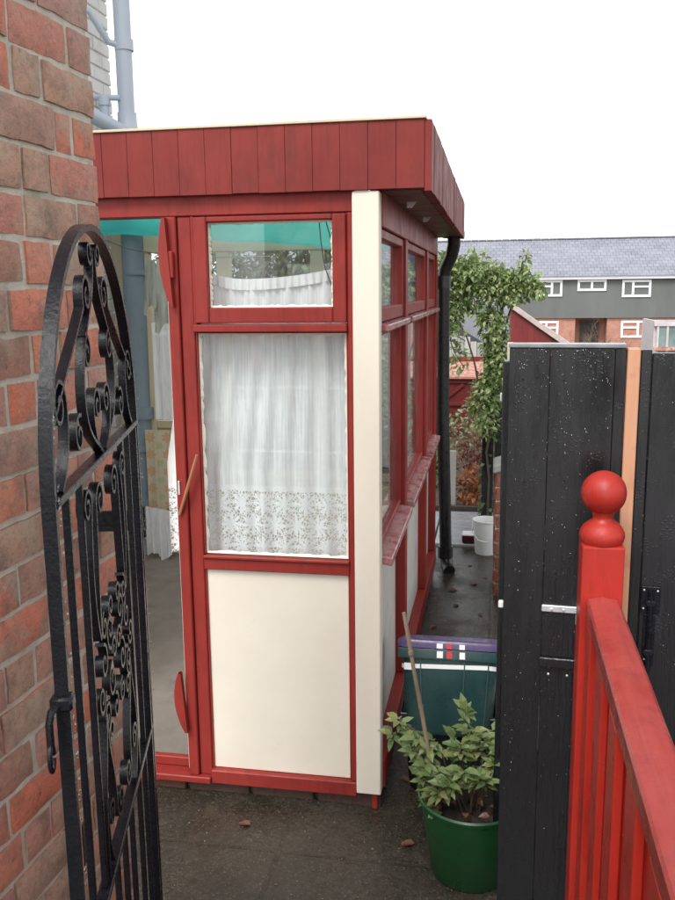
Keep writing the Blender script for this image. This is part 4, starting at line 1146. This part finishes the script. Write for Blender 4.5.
CO = thing('red_coop', 'small red shed with Z braced door and leaf strewn roof beyond the passage', 'shed', (-.2, 10.3, G))
bm = NB(); boards(bm, -1.1, .5, G, .61, .11, .02, 'x', 10.0)
obj('wall', bm, SHEDR, CO)
obj('side', (lambda bm: (box(bm, -1.1, -1.075, 10.025, 10.8, G, .70), box(bm, .475, .5, 10.025, 10.8, G, .70), box(bm, -1.07, .47, 10.78, 10.8, G, .80), bm)[-1])(NB()), SHEDR, CO)
bm = NB(); box(bm, -.66, -.05, 9.975, 9.995, .56, .60, bev=.003); box(bm, -.66, -.05, 9.975, 9.995, .30, .34, bev=.003); bar(bm, (-.60, 9.985, .35), (-.36, 9.985, .55), .035, .018, up=(0, 1, 0)); bar(bm, (-.60, 9.985, .04), (-.36, 9.985, .29), .035, .018, up=(0, 1, 0)); box(bm, -.66, -.05, 9.975, 9.995, .0, .04, bev=.003)
obj('door_braces', bm, SHEDR, CO)
bm = NB(); vs = box(bm, -1.2, .6, 9.94, 10.95, .61, .64, bev=.004)
for v in bm.verts: v.co.z += (v.co.y-9.94)*.12
obj('roof', bm, REDTILE, CO)
# grey paling fence, grey outbuilding
PF = thing('paling_fence', 'silver grey paling fence between the red coop and the grey outbuilding', 'fence', (-1, 14, gz(14)))
bm = NB()
for i in range(38): box(bm, -3.0+i*.1, -2.908+i*.1, 14, 14.02, gz(14), 1.0-max(0, i-22)*.045-(.0 if i % 2 else .03), bev=.003)
obj('palings', bm, PALING, PF)
obj('rail', B(-3, .8, 14.025, 14.06, .2, .27), PALING, PF)
OB = thing('outbuilding', 'pale grey outbuilding with dark sloping verge behind the climbing plant', 'building', (-1.4, 19, gz(18)))
bm = NB(); vs = [bm.verts.new(p) for p in ((-4, 18, gz(18)-.2), (.35, 18, gz(18)-.2), (.35, 18, 1.15), (-1.4, 18, 1.72), (-4, 18, .9))]
f = bm.faces.new(vs); r = bmesh.ops.extrude_face_region(bm, geom=[f]); bmesh.ops.translate(bm, vec=(0, 5, 0), verts=[e for e in r['geom'] if isinstance(e, bmesh.types.BMVert)])
bmesh.ops.recalc_face_normals(bm, faces=bm.faces)
obj('wall', bm, GREYW, OB)
bm = NB(); bar(bm, (-1.7, 17.9, 1.30), (.35, 17.9, .05), .20, .14, up=(0, 1, 0))
obj('verge_board', bm, pm('dark_verge', (.035, .04, .045), (.06, .065, .07), 5), OB)

# red pent shed to the right behind the gate
RS = thing('red_shed', 'dark red boarded shed with sloping pale verge behind the black gate', 'shed', (.5, 8.4, G))
def roofz(x): return 1.455-(x-.12)*.70
bm = NB(); x = .12; w = .052
while x < 1.16:
    vs = box(bm, x, x+w-.0006, 8.0+random.uniform(0, .006), 8.024, G, 1, bev=0)
    for v in vs:
        if v.co.z > .5: v.co.z = roofz(v.co.x)-.012
    x += w
obj('wall', bm, SHEDR, RS)
bm = NB(); box(bm, .12, .14, 8.025, 8.9, G, 1.43); box(bm, 1.12, 1.14, 8.025, 8.9, G, .72); obj('side', bm, SHEDR, RS)
bm = NB(); bar(bm, (.10, 7.985, roofz(.10)+.012), (.40, 7.985, roofz(.40)+.01), .045, .035, up=(0, 1, 0), bev=.004); bar(bm, (.395, 7.98, roofz(.395)+.014), (1.22, 7.98, roofz(1.22)+.012), .05, .035, up=(0, 1, 0), bev=.004)
obj('verge', bm, pm('pinkish_verge', (.46, .36, .33), (.58, .50, .47), 20, (1, 1, 1), (.2, .5), .002, 60), RS)
bm = NB(); vs = box(bm, .09, 1.22, 8.01, 9.0, 0, .02)
for v in vs: v.co.z += roofz(v.co.x)-.01
obj('roof', bm, pm('shed_felt', (.12, .12, .12), (.18, .18, .18), 12), RS)

# twiggy bush, greenhouse
TW = thing('twiggy_bush', 'bare brown twiggy bush showing above the black gate', 'bush', (1.25, 12, gz(12)))
bm = NB(); random.seed(5)
def twig(p, d, L, r, dep):
    p = Vector(p); q = p + d*L; m = p.lerp(q, .5)+rvec()*L*.08
    tube(bm, [p, m, q], [r, r*.8, r*.55], 4, cap=False)
    if dep:
        for _ in range(3): twig(m.lerp(q, random.random()), (d+rvec()*.75).normalized(), L*random.uniform(.5, .75), r*.55, dep-1)
for _ in range(11): twig((1.25+random.uniform(-.2, .2), 12, gz(12)), Vector((random.uniform(-.45, .45), random.uniform(-.2, .2), 1)).normalized(), .62, .011, 4)
obj('twigs', bm, TWIG, TW)
GH_ = thing('greenhouse', 'small pale framed greenhouse seen over the right end of the black fence', 'greenhouse', (2.3, 10.2, G))
bm = NB()
for x in (1.72, 1.82, 2.05, 2.3, 2.55, 2.8): box(bm, x-.012, x+.012, 10, 10.03, G+.4, 1.19, bev=.002)
box(bm, 1.68, 2.82, 9.995, 10.035, 1.191, 1.23, bev=.002); box(bm, 1.68, 2.82, 10.8, 10.83, G+.4, 1.23); box(bm, 1.68, 1.71, 10.04, 10.79, G+.4, 1.25); box(bm, 2.79, 2.82, 10.04, 10.79, G+.4, 1.25)
obj('frame', bm, pm('greenhouse_frame', (.50, .46, .46), (.62, .58, .58), 9), GH_)
obj('panes', B(1.713, 2.787, 10.012, 10.016, G+.4, 1.19), pm('algae_glass', (.14, .2, .19), (.26, .33, .33), 6, (1, 1, 1), (.1, .2), 0), GH_)
obj('cill', B(1.68, 2.82, 9.97, 9.9945, .93, .97), REDTILE, GH_)
obj('base', B(1.68, 2.82, 10.0, 10.8, G, G+.398), pm('timber_base', (.36, .2, .13), (.45, .28, .2), 9), GH_)

# hedge seen through the porch
HD = thing('hedge', 'evergreen hedge seen through the far porch window', 'hedge', (-2.2, 9, G))
bl = NB(); bs = NB(); random.seed(3)
for _ in range(16):
    c = (random.uniform(-4.2, -1.0), random.uniform(8.7, 9.3), random.uniform(.6, 1.9))
    leaves_in(bl, c, (.6, .45, .55), 210, .10, W=.5)
for _ in range(20):
    c = (random.uniform(-3.0, -1.2), random.uniform(8.5, 9.2), random.uniform(1.2, 2.25))
    leaves_in(bl, c, (.45, .4, .42), 190, .10, W=.5)
for i in range(8): tube(bs, [(-4+i*.42, 9, G), (-4+i*.42, 9, 1.4)], [.03, .01], 6)
obj('foliage', bl, LEAF_HEDGE, HD); obj('stems', bs, BARK, HD)

# ------------------------------------------------------------------ terrace across the valley
T = thing('terrace_house', 'long terrace with slate roof, grey green upper storey and brick ground floor', 'house', (5, 53, -2.75))
gy = 50
wins_up = [(2.02, 3.48, 1.12, 2.0), (4.28, 5.80, 1.40, 2.0), (6.62, 8.12, 1.05, 1.96), (-1.6, -.1, 1.12, 2.0), (11.0, 12.5, 1.05, 1.96)]
wins_lo = [(2.3, 3.35, -1.14, -.22), (6.66, 8.1, -1.14, -.22)]
part('upper_wall', RENDERG, (-16, 26, gy, 54, -.06, 2.02), bev=0, parent=T)
bm = NB(); box(bm, -16, 4.24, gy+.12, 54, -2.8, -.062); box(bm, 5.93, 26, gy+.12, 54, -2.8, -.062); box(bm, 4.245, 5.925, gy+1.2, 54, -2.8, -.062)
obj('brick_storey', bm, pm('far_brick', (.38, .17, .12), (.46, .24, .18), 6, (1, 1, 1), (.7, .9), .01, 20), T)
part('doorway', pm('dark_recess_door', (.02, .02, .02), (.05, .045, .04), 2), (4.6, 5.6, gy+1.1, gy+1.19, -2.75, -.25), bev=0, parent=T)
part('eaves_board', UPVC, (-16.2, 26.2, gy-.25, gy+.3, 2.025, 2.20), bev=0, parent=T)
bm = NB(); vs = [bm.verts.new(p) for p in ((-16.3, gy-.35, 2.20), (26.3, gy-.35, 2.20), (26.3, 54, 4.38), (-16.3, 54, 4.38), (-16.3, 58, 2.2), (26.3, 58, 2.2))]
bm.faces.new((vs[0], vs[1], vs[2], vs[3])); bm.faces.new((vs[3], vs[2], vs[5], vs[4])); bm.faces.new((vs[0], vs[3], vs[4])); bm.faces.new((vs[1], vs[5], vs[2]))
rf = obj('roof', bm, SLATE, T)
part('ridge_tiles', pm('ridge_grey', (.16, .16, .18), (.22, .22, .24), 3), *[(-16+i*.45, -15.57+i*.45, 53.86, 54.14, 4.36, 4.44+random.uniform(0, .02)) for i in range(94)], bev=.02, parent=rf)
for j, (a, b, z0, z1) in enumerate(wins_up + wins_lo):
    y = gy-.06 if j < len(wins_up) else gy+.06
    fb = [(a, b, y, y+.10, z0, z0+.12), (a, b, y, y+.10, z1-.12, z1), (a, a+.12, y, y+.10, z0+.125, z1-.125), (b-.12, b, y, y+.10, z0+.125, z1-.125)]
    m_ = a+(b-a)*(.5 if z1-z0 < .7 else (.62 if j % 3 == 0 else .38))
    fb.append((m_-.06, m_+.06, y, y+.10, z0+.125, z1-.125))
    if z1-z0 > .7:
        s0, s1 = (a+.125, m_-.065) if j % 3 == 0 else (m_+.065, b-.125)
        fb.append((s0, s1, y, y+.10, z0+.50, z0+.60))
    f = part('window', UPVC, *fb, bev=0, parent=T)
    part('pane', DGLASS, (a+.05, b-.05, y+.105, y+.115, z0+.05, z1-.05), bev=0, parent=f)

# bare trees over the roof line
for k, (x, y, s, lab) in enumerate([(11.8, 66, 1.0, 'bare winter tree showing over the slate roof ridge at right')]):
    TT = thing('bare_tree', lab, 'tree', (x, y, -2.75))
    bm = NB(); tube(bm, [(x, y, -2.75), (x+.1, y, 0), (x, y, 2.6)], [.22, .18, .12], 8); obj('trunk', bm, BARK, TT, smooth=60)
    bm = NB()
    def tw2(p, d, L, r, dep):
        q = p + d*L; tube(bm, [p, p.lerp(q, .5)+rvec()*L*.06, q], [r, r*.8, r*.55], 4, cap=False)
        if dep:
            for _ in range(4): tw2(p.lerp(q, random.uniform(.5, 1)), (d+rvec()*.8).normalized(), L*random.uniform(.5, .75), r*.55, dep-1)
    for _ in range(6): tw2(Vector((x, y, 1.8+random.random())), Vector((random.uniform(-.9, .9), random.uniform(-.5, .5), 1)).normalized(), 1.35, .05, 3)
    obj('crown', bm, TWIG, TT)

# fallen leaves on the wet concrete
random.seed(11)
spots = [(-.74, 2.43), (-.30, 2.78), (-.215, 2.42), (-.33, 3.3), (-.27, 4.2), (-.20, 4.5), (-.12, 4.85), (-.05, 4.4), (-.24, 4.75), (-.29, 4.0), (-.14, 5.2), (-.02, 5.0), (-.26, 5.3), (-.22, 3.9)]
words = ['nearest the plinth', 'against the side wall beside the crate', 'left of the green pot', 'behind the crate', 'by the side wall foot', 'mid passage', 'near the low wall pier', 'by the low brick wall', 'a step before the downpipe', 'against the bottom rail', 'in front of the tray', 'before the bucket', 'at the foot of the downpipe', 'on the dark patch past the crate']
proto = None
for (x, y), wd in zip(spots, words):
    if proto is None:
        bm = NB()
        for s in range(2): leaf(bm, (0, 0, .003), (1, .2*s, .05), (0, 0, 1), .05, .032, .12, .15)
        proto = o = obj('fallen_leaf', bm, LEAF_RUST)
    else:
        o = proto.copy(); COL.objects.link(o)
    o.location = (x, y, G+.002); o.rotation_euler = (0, 0, random.uniform(0, 6.28)); o.scale = [random.uniform(.6, 1.1)]*3
    tag(o, 'wet brown fallen leaf lying %s' % wd, 'leaf', 'fallen leaves on the wet concrete')
bm = NB()
for _ in range(170):
    x, y = random.uniform(-1.6, .1), random.uniform(1.6, 2.56)
    s = random.uniform(.001, .0028); box(bm, x-s, x+s, y-s*.7, y+s*.7, G, G+s*.8, jit=s*.4)
tag(obj('grit', bm, pm('pale_grit', (.10, .09, .07), (.26, .24, .2), 60)), 'scattered pale grit on the wet concrete', 'grit', kind='stuff')

# ------------------------------------------------------------------ camera
cam = bpy.data.cameras.new('camera'); co = bpy.data.objects.new('camera', cam); COL.objects.link(co)
yaw, pit, rol = R(10.35), R(10.4), R(.67)
s, c = math.sin(yaw), math.cos(yaw)
Fv = Vector((-s*math.cos(pit), c*math.cos(pit), -math.sin(pit))); R0 = Vector((c, s, 0)); U0 = R0.cross(Fv)
Rv = R0*math.cos(rol) - U0*math.sin(rol); Uv = U0*math.cos(rol) + R0*math.sin(rol)
Mx = Matrix((Rv, Uv, -Fv)).transposed().to_4x4(); Mx.translation = Vector((0, 0, 1.62))
co.matrix_world = Mx
cam.sensor_fit = 'VERTICAL'; cam.sensor_height = 24; cam.sensor_width = 18; cam.lens = 24*873/900
cam.clip_start = .02; cam.clip_end = 2000
S.camera = co

# ------------------------------------------------------------------ light: overcast
w = bpy.data.worlds.new('World'); S.world = w; w.use_nodes = True
nt = w.node_tree; nt.nodes.clear()
sky = nt.nodes.new('ShaderNodeTexSky'); sky.sky_type = 'NISHITA'; sky.sun_disc = False
EL, AZ = R(52), R(200)      # azimuth: where the sun stands, clockwise from +Y
sky.sun_elevation = EL; sky.sun_rotation = AZ; sky.air_density = 1.0; sky.dust_density = 1.0
hs = nt.nodes.new('ShaderNodeHueSaturation'); hs.inputs['Saturation'].default_value = .12
bg = nt.nodes.new('ShaderNodeBackground'); bg.inputs['Strength'].default_value = .15
ow = nt.nodes.new('ShaderNodeOutputWorld')
nt.links.new(sky.outputs[0], hs.inputs['Color']); nt.links.new(hs.outputs[0], bg.inputs['Color']); nt.links.new(bg.outputs[0], ow.inputs['Surface'])
sl = bpy.data.lights.new('sun', 'SUN'); sl.energy = 1.5; sl.angle = R(25); sl.color = (1, .97, .93)
so = bpy.data.objects.new('sun', sl); COL.objects.link(so)
dirv = Vector((math.sin(AZ)*math.cos(EL), math.cos(AZ)*math.cos(EL), math.sin(EL)))
so.rotation_euler = dirv.to_track_quat('Z', 'Y').to_euler()
so.location = (0, 0, 20)
vs_ = S.view_settings
vs_.view_transform = 'Standard'; vs_.look = 'None'; vs_.gamma = 1; vs_.use_curve_mapping = False; vs_.exposure = 1.0
S.cycles.max_bounces = 10; S.cycles.transparent_max_bounces = 24
